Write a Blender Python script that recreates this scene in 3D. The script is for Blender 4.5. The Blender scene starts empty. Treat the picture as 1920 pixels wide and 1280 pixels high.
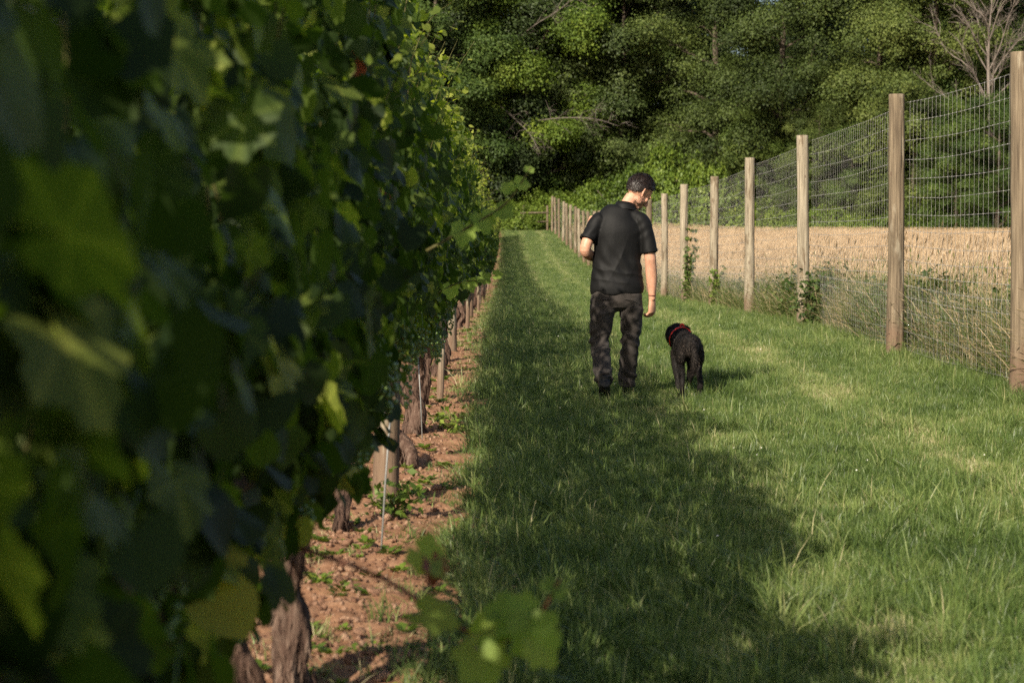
import bpy, math, random
import numpy as np
from mathutils import Vector, Matrix, Euler

random.seed(7)
rng = np.random.default_rng(11)
SC = bpy.context.scene
COL = SC.collection

# ------------------------------------------------------------------ camera, sky, sun, exposure
FPX = 3733.0
CAM_H = 1.36
cam_d = bpy.data.cameras.new("camera")
cam_d.sensor_width = 36.0
cam_d.lens = 70.0
cam_d.clip_start = 0.05
cam_d.clip_end = 3000
cam = bpy.data.objects.new("camera", cam_d)
COL.objects.link(cam)
cam.location = (0, 0, CAM_H)
cam.rotation_euler = (math.radians(90) - math.atan(210 / FPX), 0, -math.atan(15 / FPX))
cam_d.dof.use_dof = True
cam_d.dof.focus_distance = 16.2
cam_d.dof.aperture_fstop = 5.0
SC.camera = cam

SUN = Vector((0.80, 1.45, -1.0)).normalized()          # direction the light travels
elev = math.asin(-SUN.z)
az = math.atan2(-SUN.x, -SUN.y)                         # towards the sun, from +Y clockwise
world = bpy.data.worlds.new("World")
SC.world = world
world.use_nodes = True
wn = world.node_tree
sky = wn.nodes.new("ShaderNodeTexSky")
sky.sky_type = 'NISHITA'
sky.sun_disc = False
sky.sun_elevation = elev
sky.sun_rotation = az
sky.air_density = 1.0
sky.dust_density = 2.5
wn.links.new(sky.outputs[0], wn.nodes["Background"].inputs[0])
wn.nodes["Background"].inputs[1].default_value = 0.075
sun_d = bpy.data.lights.new("sun", 'SUN')
sun_d.energy = 4.6
sun_d.angle = math.radians(0.53)
sun_d.color = (1.0, 0.90, 0.74)
sun = bpy.data.objects.new("sun", sun_d)
COL.objects.link(sun)
sun.rotation_euler = SUN.to_track_quat('-Z', 'Y').to_euler()
SC.view_settings.view_transform = 'Standard'
SC.view_settings.look = 'None'
SC.view_settings.gamma = 1.0
SC.view_settings.exposure = 0.92
SC.render.engine = 'CYCLES'
SC.cycles.max_bounces = 4
SC.cycles.diffuse_bounces = 2
SC.cycles.transmission_bounces = 2
SC.cycles.glossy_bounces = 2
SC.cycles.sample_clamp_indirect = 4.0
SC.cycles.use_adaptive_sampling = True
SC.cycles.adaptive_threshold = 0.015
SC.cycles.use_denoising = False

# ------------------------------------------------------------------ helpers
def tag(o, label=None, cat=None, group=None, kind=None):
    if label: o["label"] = label
    if cat: o["category"] = cat
    if group: o["group"] = group
    if kind: o["kind"] = kind
    return o

def link(name, data, parent=None, loc=None):
    o = bpy.data.objects.new(name, data)
    COL.objects.link(o)
    if parent is not None: o.parent = parent
    if loc is not None: o.location = loc
    return o

def empty(name, loc, rz=0.0):
    o = link(name, None, None, loc)
    o.rotation_euler = (0, 0, rz)
    o.empty_display_size = 0.2
    return o

def np_mesh(name, V, F, mat=None, smooth=False, attrs=None):
    """V (n,3); F list of (m,k) int arrays"""
    if not isinstance(F, (list, tuple)): F = [F]
    F = [np.asarray(f, dtype=np.int32) for f in F if len(f)]
    V = np.asarray(V, dtype=np.float32)
    me = bpy.data.meshes.new(name)
    me.vertices.add(len(V))
    me.vertices.foreach_set("co", V.ravel())
    idx = np.concatenate([f.ravel() for f in F])
    tot = np.concatenate([np.full(len(f), f.shape[1], np.int32) for f in F])
    start = np.concatenate([[0], np.cumsum(tot)[:-1]]).astype(np.int32)
    me.loops.add(len(idx))
    me.loops.foreach_set("vertex_index", idx)
    me.polygons.add(len(tot))
    me.polygons.foreach_set("loop_start", start)
    me.polygons.foreach_set("loop_total", tot)
    if smooth: me.polygons.foreach_set("use_smooth", np.ones(len(tot), bool))
    me.update(calc_edges=True)
    if attrs:
        for k, v in attrs.items():
            a = me.attributes.new(k, 'FLOAT', 'POINT')
            a.data.foreach_set("value", np.asarray(v, np.float32))
    if mat: me.materials.append(mat)
    return me

class Geo:
    def __init__(s): s.V = []; s.F = {}; s.n = 0; s.T = []
    def add(s, V, F, t=0.5):
        V = np.asarray(V, float)
        for f in (F if isinstance(F, (list, tuple)) else [F]):
            f = np.asarray(f, int)
            if len(f): s.F.setdefault(f.shape[1], []).append(f + s.n)
        s.V.append(V); s.n += len(V)
        s.T.append(np.full(len(V), t, float) if np.isscalar(t) else np.asarray(t, float))
        return s
    def arrays(s):
        return np.concatenate(s.V), [np.concatenate(v) for v in s.F.values()], np.concatenate(s.T)
    def mesh(s, name, mat=None, smooth=False):
        V, F, T = s.arrays()
        return np_mesh(name, V, F, mat, smooth, {"tint": T})

def norm(v):
    v = np.asarray(v, float)
    return v / (np.linalg.norm(v, axis=-1, keepdims=True) + 1e-9)

def catmull(P, m):
    P = np.asarray(P, float)
    k = len(P)
    Q = np.vstack([2 * P[0] - P[1], P, 2 * P[-1] - P[-2]])
    out = []
    for i in range(k - 1):
        a, b, c, d = Q[i], Q[i + 1], Q[i + 2], Q[i + 3]
        for t in np.linspace(0, 1, m, endpoint=False):
            out.append(0.5 * (2 * b + (c - a) * t + (2 * a - 5 * b + 4 * c - d) * t * t + (3 * b - a - 3 * c + d) * t ** 3))
    out.append(P[-1])
    return np.array(out)

def tube(P, R, n=8, sub=0, ref=(1, 0, 0), caps=True, jit=None):
    """swept tube; R scalar list or (rx, ry) list; returns V, F"""
    P = np.asarray(P, float)
    R = np.asarray([(r, r) if np.isscalar(r) else r for r in R], float)
    if sub:
        PR = catmull(np.hstack([P, R]), sub)
        P, R = PR[:, :3], np.maximum(PR[:, 3:], 1e-4)
    T = norm(np.gradient(P, axis=0))
    ref = np.asarray(ref, float)
    a = np.linspace(0, 2 * np.pi, n, endpoint=False)
    V = []
    for p, t, r in zip(P, T, R):
        rr = ref if abs(np.dot(ref, t)) < 0.95 else np.array([0.3, 0.9, 0.2])
        u = norm(rr - t * np.dot(rr, t)); v = np.cross(t, u)
        V.append(p + np.outer(np.cos(a) * r[0], u) + np.outer(np.sin(a) * r[1], v))
    k = len(P)
    V = np.vstack(V)
    if jit is not None: V = V + jit(V)
    i = np.arange(k - 1)[:, None] * n; j = np.arange(n)[None, :]; j2 = (j + 1) % n
    F = np.stack([i + j, i + j2, i + n + j2, i + n + j], -1).reshape(-1, 4)
    if not caps: return V, [F]
    c0, c1 = len(V), len(V) + 1
    e0 = P[0] - T[0] * R[0].mean() * 0.35; e1 = P[-1] + T[-1] * R[-1].mean() * 0.35
    V = np.vstack([V, e0, e1])
    j = np.arange(n)
    t0 = np.stack([np.full(n, c0), (j + 1) % n, j], -1)
    t1 = np.stack([np.full(n, c1), (k - 1) * n + j, (k - 1) * n + (j + 1) % n], -1)
    return V, [F, np.vstack([t0, t1])]

def ellipsoid(c, r, rot=None, nu=16, nv=10):
    u = np.linspace(0, 2 * np.pi, nu, endpoint=False); v = np.linspace(0, np.pi, nv + 1)[1:-1]
    V = np.array([[np.sin(b) * np.cos(a), np.sin(b) * np.sin(a), np.cos(b)] for b in v for a in u])
    V = np.vstack([V, [0, 0, 1], [0, 0, -1]]) * np.asarray(r, float)
    if rot is not None: V = V @ np.array(rot.to_matrix()).T
    V = V + np.asarray(c, float)
    k = len(v); F = []
    for i in range(k - 1):
        for j in range(nu):
            F.append((i * nu + j, (i + 1) * nu + j, (i + 1) * nu + (j + 1) % nu, i * nu + (j + 1) % nu))
    T = [(k * nu, j, (j + 1) % nu) for j in range(nu)] + [(k * nu + 1, (k - 1) * nu + (j + 1) % nu, (k - 1) * nu + j) for j in range(nu)]
    return V, [np.array(F), np.array(T)]

def noise3(P, f=1.0, seed=0, octv=2):
    """cheap smooth value noise made of sines; P (n,3) -> (n,) about -1..1"""
    P = np.asarray(P, float) * f
    r = np.random.default_rng(seed)
    o = np.zeros(len(P)); amp = 1.0; tot = 0
    for k in range(octv):
        for _ in range(4):
            d = r.normal(size=3) * (1.9 ** k); ph = r.uniform(0, 6.28)
            o += amp * np.sin(P @ d + ph + 1.3 * np.sin(P @ r.normal(size=3) * (1.9 ** k) + ph))
        tot += amp * 2.0; amp *= 0.55
    return o / tot

def blob(geo, voxel, smooth=4, dec=None):
    """fuse closed pieces into one continuous surface; returns V, F(list of polys as mesh)"""
    me = geo.mesh("tmp_blob")
    o = link("tmp_blob", me)
    m = o.modifiers.new("r", 'REMESH'); m.mode = 'VOXEL'; m.voxel_size = voxel
    s = o.modifiers.new("s", 'SMOOTH'); s.factor = 0.5; s.iterations = smooth
    if dec:
        d = o.modifiers.new("d", 'DECIMATE'); d.ratio = dec
    dg = bpy.context.evaluated_depsgraph_get()
    dg.update()
    res = bpy.data.meshes.new_from_object(o.evaluated_get(dg))
    bpy.data.objects.remove(o); bpy.data.meshes.remove(me)
    res.polygons.foreach_set("use_smooth", np.ones(len(res.polygons), bool))
    return res

def get_co(me):
    a = np.empty(len(me.vertices) * 3, np.float32); me.vertices.foreach_get("co", a)
    return a.reshape(-1, 3).astype(float)
def get_no(me):
    a = np.empty(len(me.vertices) * 3, np.float32); me.vertices.foreach_get("normal", a)
    return a.reshape(-1, 3).astype(float)
def set_co(me, V):
    me.vertices.foreach_set("co", np.asarray(V, np.float32).ravel()); me.update()

def place(T, M, pos, scale):
    """template T (k,3), M (N,3,3), pos (N,3), scale (N,) -> (N*k,3)"""
    return (np.einsum('nij,kj->nki', M, T) * scale[:, None, None] + pos[:, None, :]).reshape(-1, 3)
def frames(n, t):
    n = norm(n); t = norm(t - n * (t * n).sum(-1, keepdims=True)); x = np.cross(t, n)
    return np.stack([x, t, n], -1)
def rep_faces(F, N, k):
    F = np.asarray(F)
    return (F[None] + (np.arange(N) * k)[:, None, None]).reshape(-1, F.shape[1])

def strands(me_co, me_no, count, length, width, flow, r, lift=.35, mask=None, jitter=.25, curl=0.0):
    """short tapering hair blades rooted on sampled surface vertices"""
    idx = np.arange(len(me_co)) if mask is None else np.where(mask)[0]
    k = r.choice(idx, count)
    p = me_co[k] + r.normal(0, .004, (count, 3)); n = me_no[k]
    f = flow(p, n) + r.normal(0, jitter, (count, 3))
    f = norm(f - n * (f * n).sum(-1, keepdims=True))
    L_ = (length(p) if callable(length) else length) * r.uniform(.6, 1.3, count)
    s = norm(np.cross(f, n)) * width * .5
    d1 = norm(f + n * lift); d2 = norm(f + n * (lift - .45) + r.normal(0, curl, (count, 3)))
    m = p + d1 * (L_ * .5)[:, None]; e = m + d2 * (L_ * .5)[:, None]
    b = p - n * .003
    V = np.stack([b - s, b + s, m + s * .8, m - s * .8, e], 1).reshape(-1, 3)
    o = np.arange(count)[:, None] * 5
    F4 = o + np.array([[0, 1, 2, 3]]); F3 = o + np.array([[3, 2, 4]])
    return V, [F4, F3], np.repeat(np.clip(r.normal(.42, .25, count), 0, 1), 5)


# ------------------------------------------------------------------ materials
class NT:
    def __init__(s, name):
        s.m = bpy.data.materials.new(name); s.m.use_nodes = True
        s.t = s.m.node_tree; s.p = s.t.nodes["Principled BSDF"]; s.out = s.t.nodes["Material Output"]
    def n(s, typ, **kw):
        nd = s.t.nodes.new(typ)
        for k, v in kw.items():
            if k.startswith("i_"): nd.inputs[k[2:].replace("_", " ")].default_value = v
            else: setattr(nd, k, v)
        return nd
    def l(s, a, b): s.t.links.new(a, b)
    def noise(s, scale, detail=3, vec=None, rough=0.55):
        nd = s.n("ShaderNodeTexNoise"); nd.inputs["Scale"].default_value = scale; nd.inputs["Detail"].default_value = detail
        nd.inputs["Roughness"].default_value = rough
        if vec is not None: s.l(vec, nd.inputs["Vector"])
        return nd.outputs["Fac"]
    def ramp(s, fac, stops):
        r = s.n("ShaderNodeValToRGB"); e = r.color_ramp.elements
        while len(e) < len(stops): e.new(0.5)
        for el, (p, c) in zip(e, stops):
            el.position = p; el.color = (*c, 1) if len(c) == 3 else c
        s.l(fac, r.inputs[0]); return r.outputs[0]
    def math(s, op, a, b=0.5, c=None):
        nd = s.n("ShaderNodeMath", operation=op)
        for i, v in enumerate([a, b] + ([c] if c is not None else [])):
            if isinstance(v, (int, float)): nd.inputs[i].default_value = v
            else: s.l(v, nd.inputs[i])
        return nd.outputs[0]
    def mix(s, fac, a, b, typ='MIX'):
        nd = s.n("ShaderNodeMix", data_type='RGBA', blend_type=typ)
        for i, v in ((0, fac), (6, a), (7, b)):
            if isinstance(v, (int, float)): nd.inputs[i].default_value = v
            elif isinstance(v, tuple): nd.inputs[i].default_value = (*v, 1)
            else: s.l(v, nd.inputs[i])
        return nd.outputs[2]
    def attr(s, name):
        return s.n("ShaderNodeAttribute", attribute_name=name).outputs["Fac"]
    def objrand(s): return s.n("ShaderNodeObjectInfo").outputs["Random"]
    def coord(s, which="Object", scale=None):
        c = s.n("ShaderNodeTexCoord").outputs[which]
        if scale is not None:
            m = s.n("ShaderNodeMapping"); m.inputs["Scale"].default_value = scale
            s.l(c, m.inputs["Vector"]); c = m.outputs[0]
        return c
    def pos(s): return s.n("ShaderNodeNewGeometry").outputs["Position"]
    def bump(s, h, strength=0.4, dist=0.01):
        b = s.n("ShaderNodeBump"); b.inputs["Strength"].default_value = strength; b.inputs["Distance"].default_value = dist
        s.l(h, b.inputs["Height"]); s.l(b.outputs[0], s.p.inputs["Normal"])
    def base(s, c, rough=0.7, spec=0.3):
        if isinstance(c, tuple): s.p.inputs["Base Color"].default_value = (*c, 1)
        else: s.l(c, s.p.inputs["Base Color"])
        s.p.inputs["Roughness"].default_value = rough; s.p.inputs["Specular IOR Level"].default_value = spec
    def translucent(s, col, fac):
        tr = s.n("ShaderNodeBsdfTranslucent")
        s.l(col, tr.inputs[0])
        mx = s.n("ShaderNodeMixShader"); mx.inputs[0].default_value = fac
        s.l(s.p.outputs[0], mx.inputs[1]); s.l(tr.outputs[0], mx.inputs[2]); s.l(mx.outputs[0], s.out.inputs[0])

def leaf_mat(name, stops, trans=0.35, tcol=(1.0, 1.0, 0.45), tgain=1.6, rough=0.5, spec=0.35, patch=0.0, var=0.25, bands=False):
    t = NT(name)
    f = t.attr("tint")
    r = t.math('MULTIPLY', t.math('SUBTRACT', t.objrand(), 0.5), var)
    f = t.math('ADD', f, r)
    if patch:
        nz = t.noise(0.9, 3, t.pos())
        f = t.math('ADD', f, t.math('MULTIPLY', t.math('SUBTRACT', nz, 0.5), patch))
    if bands:                      # drier wheel tracks along the path
        sx = t.n("ShaderNodeSeparateXYZ"); t.l(t.pos(), sx.inputs[0])
        xx = t.math('ADD', sx.outputs[0], t.math('MULTIPLY', t.noise(0.35, 2, t.pos()), 0.5))
        for cx, w, a in ((2.95, .30, .20), (1.45, .26, .12), (0.45, .25, -.08), (2.2, .3, -.07), (3.7, .3, -.06)):
            d = t.math('DIVIDE', t.math('ABSOLUTE', t.math('SUBTRACT', xx, cx)), w)
            f = t.math('ADD', f, t.math('MULTIPLY', t.math('SUBTRACT', 1.0, t.math('MINIMUM', d, 1.0)), a))
    c = t.ramp(f, stops)
    t.base(c, rough, spec)
    tc = t.mix(1.0, c, tuple(x * tgain for x in tcol), 'MULTIPLY')
    t.translucent(tc, trans)
    return t.m

M = {}
M["vine_leaf"] = leaf_mat("vine_leaf", [(0.0, (0.014, 0.026, 0.008)), (0.45, (0.037, 0.061, 0.014)), (0.72, (0.098, 0.130, 0.025)), (1.0, (0.26, 0.28, 0.058))], 0.46, (0.92, 1.0, 0.25), 2.9, 0.55, 0.16, var=0.34)
M["lit_young_leaf"] = leaf_mat("lit_young_leaf", [(0.0, (0.11, 0.17, 0.035)), (1.0, (0.25, 0.33, 0.07))], 0.5, (0.9, 1.0, 0.28), 2.4, 0.5, 0.2, var=0.2)  # young leaf made paler still, colour standing in for sunlight the canopy blocks
M["dry_leaf"] = leaf_mat("dry_leaf", [(0.0, (0.14, 0.030, 0.016)), (1.0, (0.22, 0.06, 0.025))], 0.2, (1, .7, .5), 1.2)
M["tree_green"] = leaf_mat("tree_green", [(0.0, (0.02, 0.0385, 0.0091)), (0.5, (0.0567, 0.0931, 0.0182)), (1.0, (0.1251, 0.1667, 0.0319))], 0.18, (1, 1, .5), 1.3, 0.6, 0.2, var=0.5)
M["tree_olive"] = leaf_mat("tree_olive", [(0.0, (0.0229, 0.0361, 0.0096)), (0.5, (0.0639, 0.0902, 0.02)), (1.0, (0.1271, 0.1533, 0.036))], 0.18, (1, 1, .5), 1.3, 0.6, 0.2, var=0.5)
M["tree_lime"] = leaf_mat("tree_lime", [(0.0, (0.0288, 0.0527, 0.0088)), (0.5, (0.0865, 0.1336, 0.0168)), (1.0, (0.1713, 0.2164, 0.0288))], 0.20, (1, 1, .4), 1.4, 0.6, 0.2, var=0.5)
M["tree_dark"] = leaf_mat("tree_dark", [(0.0, (0.0164, 0.0285, 0.0082)), (0.5, (0.0394, 0.0604, 0.0163)), (1.0, (0.0862, 0.1131, 0.0306))], 0.16, (1, 1, .6), 1.2, 0.55, 0.25, var=0.5)
M["shrub"] = leaf_mat("shrub", [(0.0, (0.038, 0.066, 0.012)), (0.5, (0.105, 0.160, 0.022)), (1.0, (0.200, 0.250, 0.038))], 0.30, (1, 1, .4), 1.5, 0.5, 0.25, var=0.5)
M["grass"] = leaf_mat("grass_blade", [(0.0, (0.034, 0.060, 0.014)), (0.36, (0.098, 0.152, 0.037)), (0.66, (0.190, 0.240, 0.072)), (0.90, (0.30, 0.31, 0.13)), (1.0, (0.44, 0.39, 0.22))], 0.34, (1, 1, .45), 1.4, 0.42, 0.4, patch=0.95, var=0.38, bands=True)
M["straw"] = leaf_mat("straw", [(0.0, (0.42, 0.31, 0.19)), (0.5, (0.645, 0.505, 0.335)), (0.85, (0.75, 0.63, 0.48)), (1.0, (0.22, 0.20, 0.09))], 0.38, (1, .95, .84), 1.4, 0.6, 0.2, patch=0.3, var=0.25)
M["weed"] = leaf_mat("weed", [(0.0, (0.040, 0.062, 0.016)), (0.4, (0.090, 0.130, 0.030)), (0.62, (0.16, 0.17, 0.055)), (0.8, (0.38, 0.29, 0.16)), (1.0, (0.52, 0.40, 0.25))], 0.3, (1, 1, .5), 1.4, 0.5, 0.3, patch=0.3, var=0.3)

def bark_mat(name, stops, sc=(18, 18, 4), bumps=0.9, rough=0.9):
    t = NT(name)
    c = t.coord("Object", sc)
    f1 = t.noise(1.0, 5, c, 0.65); f2 = t.noise(3.5, 3, c)
    f = t.math('ADD', t.math('MULTIPLY', f1, 0.75), t.math('MULTIPLY', f2, 0.3))
    f = t.math('ADD', f, t.math('MULTIPLY', t.math('SUBTRACT', t.objrand(), 0.5), 0.12))
    t.base(t.ramp(f, stops), rough, 0.15)
    t.bump(f, bumps, 0.02)
    return t.m
M["vine_bark"] = bark_mat("vine_bark", [(0.36, (0.018, 0.011, 0.008)), (0.52, (0.080, 0.048, 0.035)), (0.75, (0.19, 0.135, 0.102))], (42, 42, 5), 1.0)
M["bark"] = bark_mat("tree_bark", [(0.3, (0.03, 0.023, 0.018)), (0.55, (0.09, 0.07, 0.053)), (0.75, (0.17, 0.135, 0.105))], (3, 3, .7))
M["dead_wood"] = bark_mat("dead_wood", [(0.3, (0.075, 0.062, 0.053)), (0.6, (0.165, 0.138, 0.118)), (0.8, (0.25, 0.215, 0.185))], (3, 3, .7), 0.4)
M["cane"] = bark_mat("cane", [(0.3, (0.055, 0.040, 0.018)), (0.6, (0.10, 0.095, 0.032)), (0.8, (0.13, 0.13, 0.045))], (20, 20, 20), 0.2, 0.6)

def post_mat(name, warm=0.0):
    t = NT(name)
    oc = t.coord("Object")
    rv = t.n("ShaderNodeCombineXYZ"); r = t.objrand(); t.l(t.math('MULTIPLY', r, 37.0), rv.inputs[0]); t.l(t.math('MULTIPLY', r, 19.0), rv.inputs[2])
    va = t.n("ShaderNodeVectorMath", operation='ADD'); t.l(oc, va.inputs[0]); t.l(rv.outputs[0], va.inputs[1])
    def mp(sc):
        m = t.n("ShaderNodeMapping"); m.inputs["Scale"].default_value = sc; t.l(va.outputs[0], m.inputs["Vector"]); return m.outputs[0]
    grain = t.noise(1.0, 6, mp((55, 55, 2.2)), 0.6)
    blot = t.noise(1.0, 3, mp((9, 9, 2.0)), 0.75)
    crack = t.noise(1.0, 2, mp((90, 90, 1.5)), 0.5)
    vo = t.n("ShaderNodeTexVoronoi", feature='F1'); vo.inputs["Scale"].default_value = 1.0; t.l(mp((6, 6, 2.6)), vo.inputs["Vector"])
    knot = t.math('LESS_THAN', vo.outputs["Distance"], 0.085)
    c1 = t.ramp(grain, [(0.30, (0.120, 0.097, 0.068)), (0.55, (0.262, 0.222, 0.160)), (0.75, (0.385, 0.338, 0.256))])
    c2 = t.ramp(grain, [(0.30, (0.064, 0.047, 0.031)), (0.6, (0.168, 0.129, 0.085)), (0.8, (0.27, 0.215, 0.148))])
    bf = t.math('ADD', blot, t.math('MULTIPLY', t.math('SUBTRACT', r, 0.5), 0.25))
    c = t.mix(t.ramp(bf, [(0.45 - warm, (0, 0, 0)), (0.55 - warm, (1, 1, 1))]), c1, c2)
    # soil stain at the foot of the post
    sep = t.n("ShaderNodeSeparateXYZ"); t.l(oc, sep.inputs[0])
    st = t.math('ADD', sep.outputs[2], t.math('MULTIPLY', blot, -0.5))
    c = t.mix(t.ramp(st, [(0.0, (0.6, 0.6, 0.6)), (0.16, (0, 0, 0))]), c, (0.15, 0.092, 0.062))
    c = t.mix(t.math('MULTIPLY', knot, 0.75), c, (0.10, 0.065, 0.045))
    ck = t.ramp(crack, [(0.30, (1, 1, 1)), (0.36, (0, 0, 0))])
    c = t.mix(t.math('MULTIPLY', ck, 0.6), c, (0.07, 0.05, 0.035))
    t.base(c, 0.85, 0.2)
    h = t.math('ADD', grain, t.math('MULTIPLY', ck, -0.8))
    t.bump(h, 0.55, 0.006)
    return t.m
M["post"] = post_mat("weathered_post")
M["brown_post"] = post_mat("brown_post", 0.12)

def plain(name, c, rough=0.6, spec=0.3, metal=0.0, nscale=None, namp=0.25, bump=0.0):
    t = NT(name)
    if nscale:
        f = t.noise(nscale, 4, t.coord("Object"))
        cc = t.ramp(f, [(0.3, tuple(x * (1 - namp) for x in c)), (0.7, tuple(min(1, x * (1 + namp)) for x in c))])
        t.base(cc, rough, spec)
        if bump: t.bump(f, bump, 0.004)
    else: t.base(c, rough, spec)
    t.p.inputs["Metallic"].default_value = metal
    return t.m
M["wire"] = plain("galvanised_wire", (0.30, 0.29, 0.27), 0.7, 0.25, 0.1, 9.0, 0.3)
M["trellis_wire"] = plain("trellis_wire", (0.30, 0.30, 0.30), 0.5, 0.5, 0.5)
M["skin"] = plain("skin", (0.50, 0.265, 0.175), 0.5, 0.35, 0, 16, 0.22, 0.15)
M["skin"].node_tree.nodes["Principled BSDF"].inputs["Subsurface Weight"].default_value = 0.12
M["skin"].node_tree.nodes["Principled BSDF"].inputs["Subsurface Radius"].default_value = (0.012, 0.004, 0.002)
M["hair"] = leaf_mat("hair", [(0.0, (0.010, 0.0065, 0.005)), (0.6, (0.022, 0.014, 0.011)), (1.0, (0.075, 0.050, 0.038))], 0.03, (1, 1, 1), 1.0, 0.45, 0.4, var=0.0)
def cloth(name, c, amp, rough, wsc, sheen=0.1):
    t = NT(name)
    co = t.coord("Object")
    f = t.noise(7, 4, co)
    w = t.noise(wsc, 2, co)
    t.base(t.ramp(f, [(0.3, tuple(x * (1 - amp) for x in c)), (0.7, tuple(x * (1 + amp) for x in c))]), rough, 0.28)
    t.p.inputs["Sheen Weight"].default_value = sheen
    t.bump(w, 0.25, 0.002)
    return t.m
M["shirt"] = cloth("black_polo", (0.0056, 0.0055, 0.0056), 0.15, 0.62, 500, 0.0)
M["shirt"].node_tree.nodes["Principled BSDF"].inputs["Specular IOR Level"].default_value = 0.16
M["trousers"] = cloth("charcoal_trousers", (0.034, 0.028, 0.0245), 0.22, 0.85, 380, 0.06)
M["boot"] = plain("boot", (0.013, 0.012, 0.011), 0.6, 0.35, 0, 40, 0.4, 0.3)
M["sole"] = plain("boot_sole", (0.02, 0.019, 0.018), 0.8, 0.2, 0, 60, 0.4, 0.4)
M["fur"] = plain("black_fur", (0.0085, 0.0072, 0.0065), 0.75, 0.2, 0, 18, 0.6)
M["fur_strand"] = leaf_mat("fur_strand", [(0.0, (0.006, 0.005, 0.0045)), (0.6, (0.019, 0.015, 0.013)), (1.0, (0.11, 0.086, 0.072))], 0.05, (1, 1, 1), 1.0, 0.7, 0.18, var=0.0)  # lighter brown end of the ramp puts the coat's sheen into the colour
M["collar"] = plain("red_collar", (0.55, 0.022, 0.012), 0.5, 0.4, 0, 80, 0.15)
M["eye"] = plain("eye", (0.02, 0.012, 0.008), 0.1, 0.6)
M["white_flower"] = plain("clover_white", (0.7, 0.68, 0.6), 0.7, 0.2)
M["rod"] = plain("metal_rod", (0.22, 0.22, 0.21), 0.5, 0.4, 0.3)
M["grape"] = plain("green_grape", (0.10, 0.16, 0.035), 0.3, 0.5, 0, 40, 0.25)

M['dock'] = leaf_mat('dock', [(0.0, (0.07, 0.045, 0.025)), (1.0, (0.16, 0.12, 0.06))], 0.2)
# soils
def soil_mat():
    t = NT("red_soil")
    p = t.pos()
    f = t.noise(6, 6, p, 0.7); g = t.noise(45, 3, p, 0.6)
    ff = t.math('ADD', t.math('MULTIPLY', f, 0.7), t.math('MULTIPLY', g, 0.35))
    t.base(t.ramp(ff, [(0.30, (0.085, 0.042, 0.023)), (0.52, (0.225, 0.118, 0.066)), (0.75, (0.36, 0.215, 0.132))]), 0.95, 0.1)
    t.bump(ff, 0.8, 0.02)
    return t.m
M["soil"] = soil_mat()
def clod_mat():
    t = NT("soil_clod")
    f = t.noise(30, 4, t.coord("Object"))
    f = t.math('ADD', f, t.math('MULTIPLY', t.math('SUBTRACT', t.objrand(), 0.5), 0.5))
    t.base(t.ramp(f, [(0.25, (0.125, 0.064, 0.040)), (0.5, (0.225, 0.125, 0.080)), (0.8, (0.35, 0.225, 0.150))]), 0.95, 0.1)
    t.bump(f, 0.6, 0.01)
    return t.m
M["clod"] = clod_mat()
def turf_mat():
    t = NT("turf_ground")
    p = t.pos()
    f = t.noise(1.2, 5, p, 0.65); g = t.noise(30, 3, p)
    ff = t.math('ADD', t.math('MULTIPLY', f, 0.6), t.math('MULTIPLY', g, 0.4))
    t.base(t.ramp(ff, [(0.3, (0.030, 0.046, 0.015)), (0.55, (0.062, 0.090, 0.025)), (0.8, (0.15, 0.14, 0.06))]), 0.95, 0.1)
    return t.m
M["turf"] = turf_mat()
def field_mat():
    t = NT("straw_ground")
    p = t.pos()
    f = t.noise(0.5, 5, p, 0.65); g = t.noise(20, 3, p)
    ff = t.math('ADD', t.math('MULTIPLY', f, 0.5), t.math('MULTIPLY', g, 0.5))
    t.base(t.ramp(ff, [(0.3, (0.34, 0.25, 0.155)), (0.55, (0.48, 0.37, 0.245)), (0.8, (0.56, 0.45, 0.31))]), 0.95, 0.1)
    return t.m
M["field"] = field_mat()
M["forest_floor"] = plain("forest_floor", (0.05, 0.045, 0.02), 0.95, 0.1, 0, 2.0, 0.4)

# ------------------------------------------------------------------ terrain
YK = np.array([-60, 26, 35, 42, 50, 62, 75, 100, 120, 137, 153, 170, 400])
ZK = np.array([0, 0, -.17, -.32, -.45, -.60, -.66, -.55, -.05, .55, 1.20, 1.36, 2.5])
ZF = np.array([0, -.05, -.15, -.22, -.25, -.2, -.15, 0.0, .12, .25, .40, .8, 2.5])
def smooth_interp(y, K, Z):
    y = np.asarray(y, float)
    return (np.interp(y - 4, K, Z) + np.interp(y, K, Z) * 2 + np.interp(y + 4, K, Z)) / 4
def gz(x, y):
    x = np.asarray(x, float); y = np.asarray(y, float)
    a = smooth_interp(y, YK, ZK); b = smooth_interp(y, YK, ZF)
    w = np.clip((x - 5.0) / 14.0, 0, 1); w = w * w * (3 - 2 * w)
    return a * (1 - w) + b * w
def gz1(x, y): return float(gz(np.array([x]), np.array([y]))[0])

def grid_mesh(name, xs, ys, zfun, mat):
    X, Y = np.meshgrid(xs, ys)
    V = np.stack([X.ravel(), Y.ravel(), zfun(X.ravel(), Y.ravel())], -1)
    nx, ny = len(xs), len(ys)
    i = np.arange(ny - 1)[:, None] * nx; j = np.arange(nx - 1)[None]
    F = np.stack([i + j, i + j + 1, i + nx + j + 1, i + nx + j], -1).reshape(-1, 4)
    return np_mesh(name, V, F, mat, True)

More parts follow.
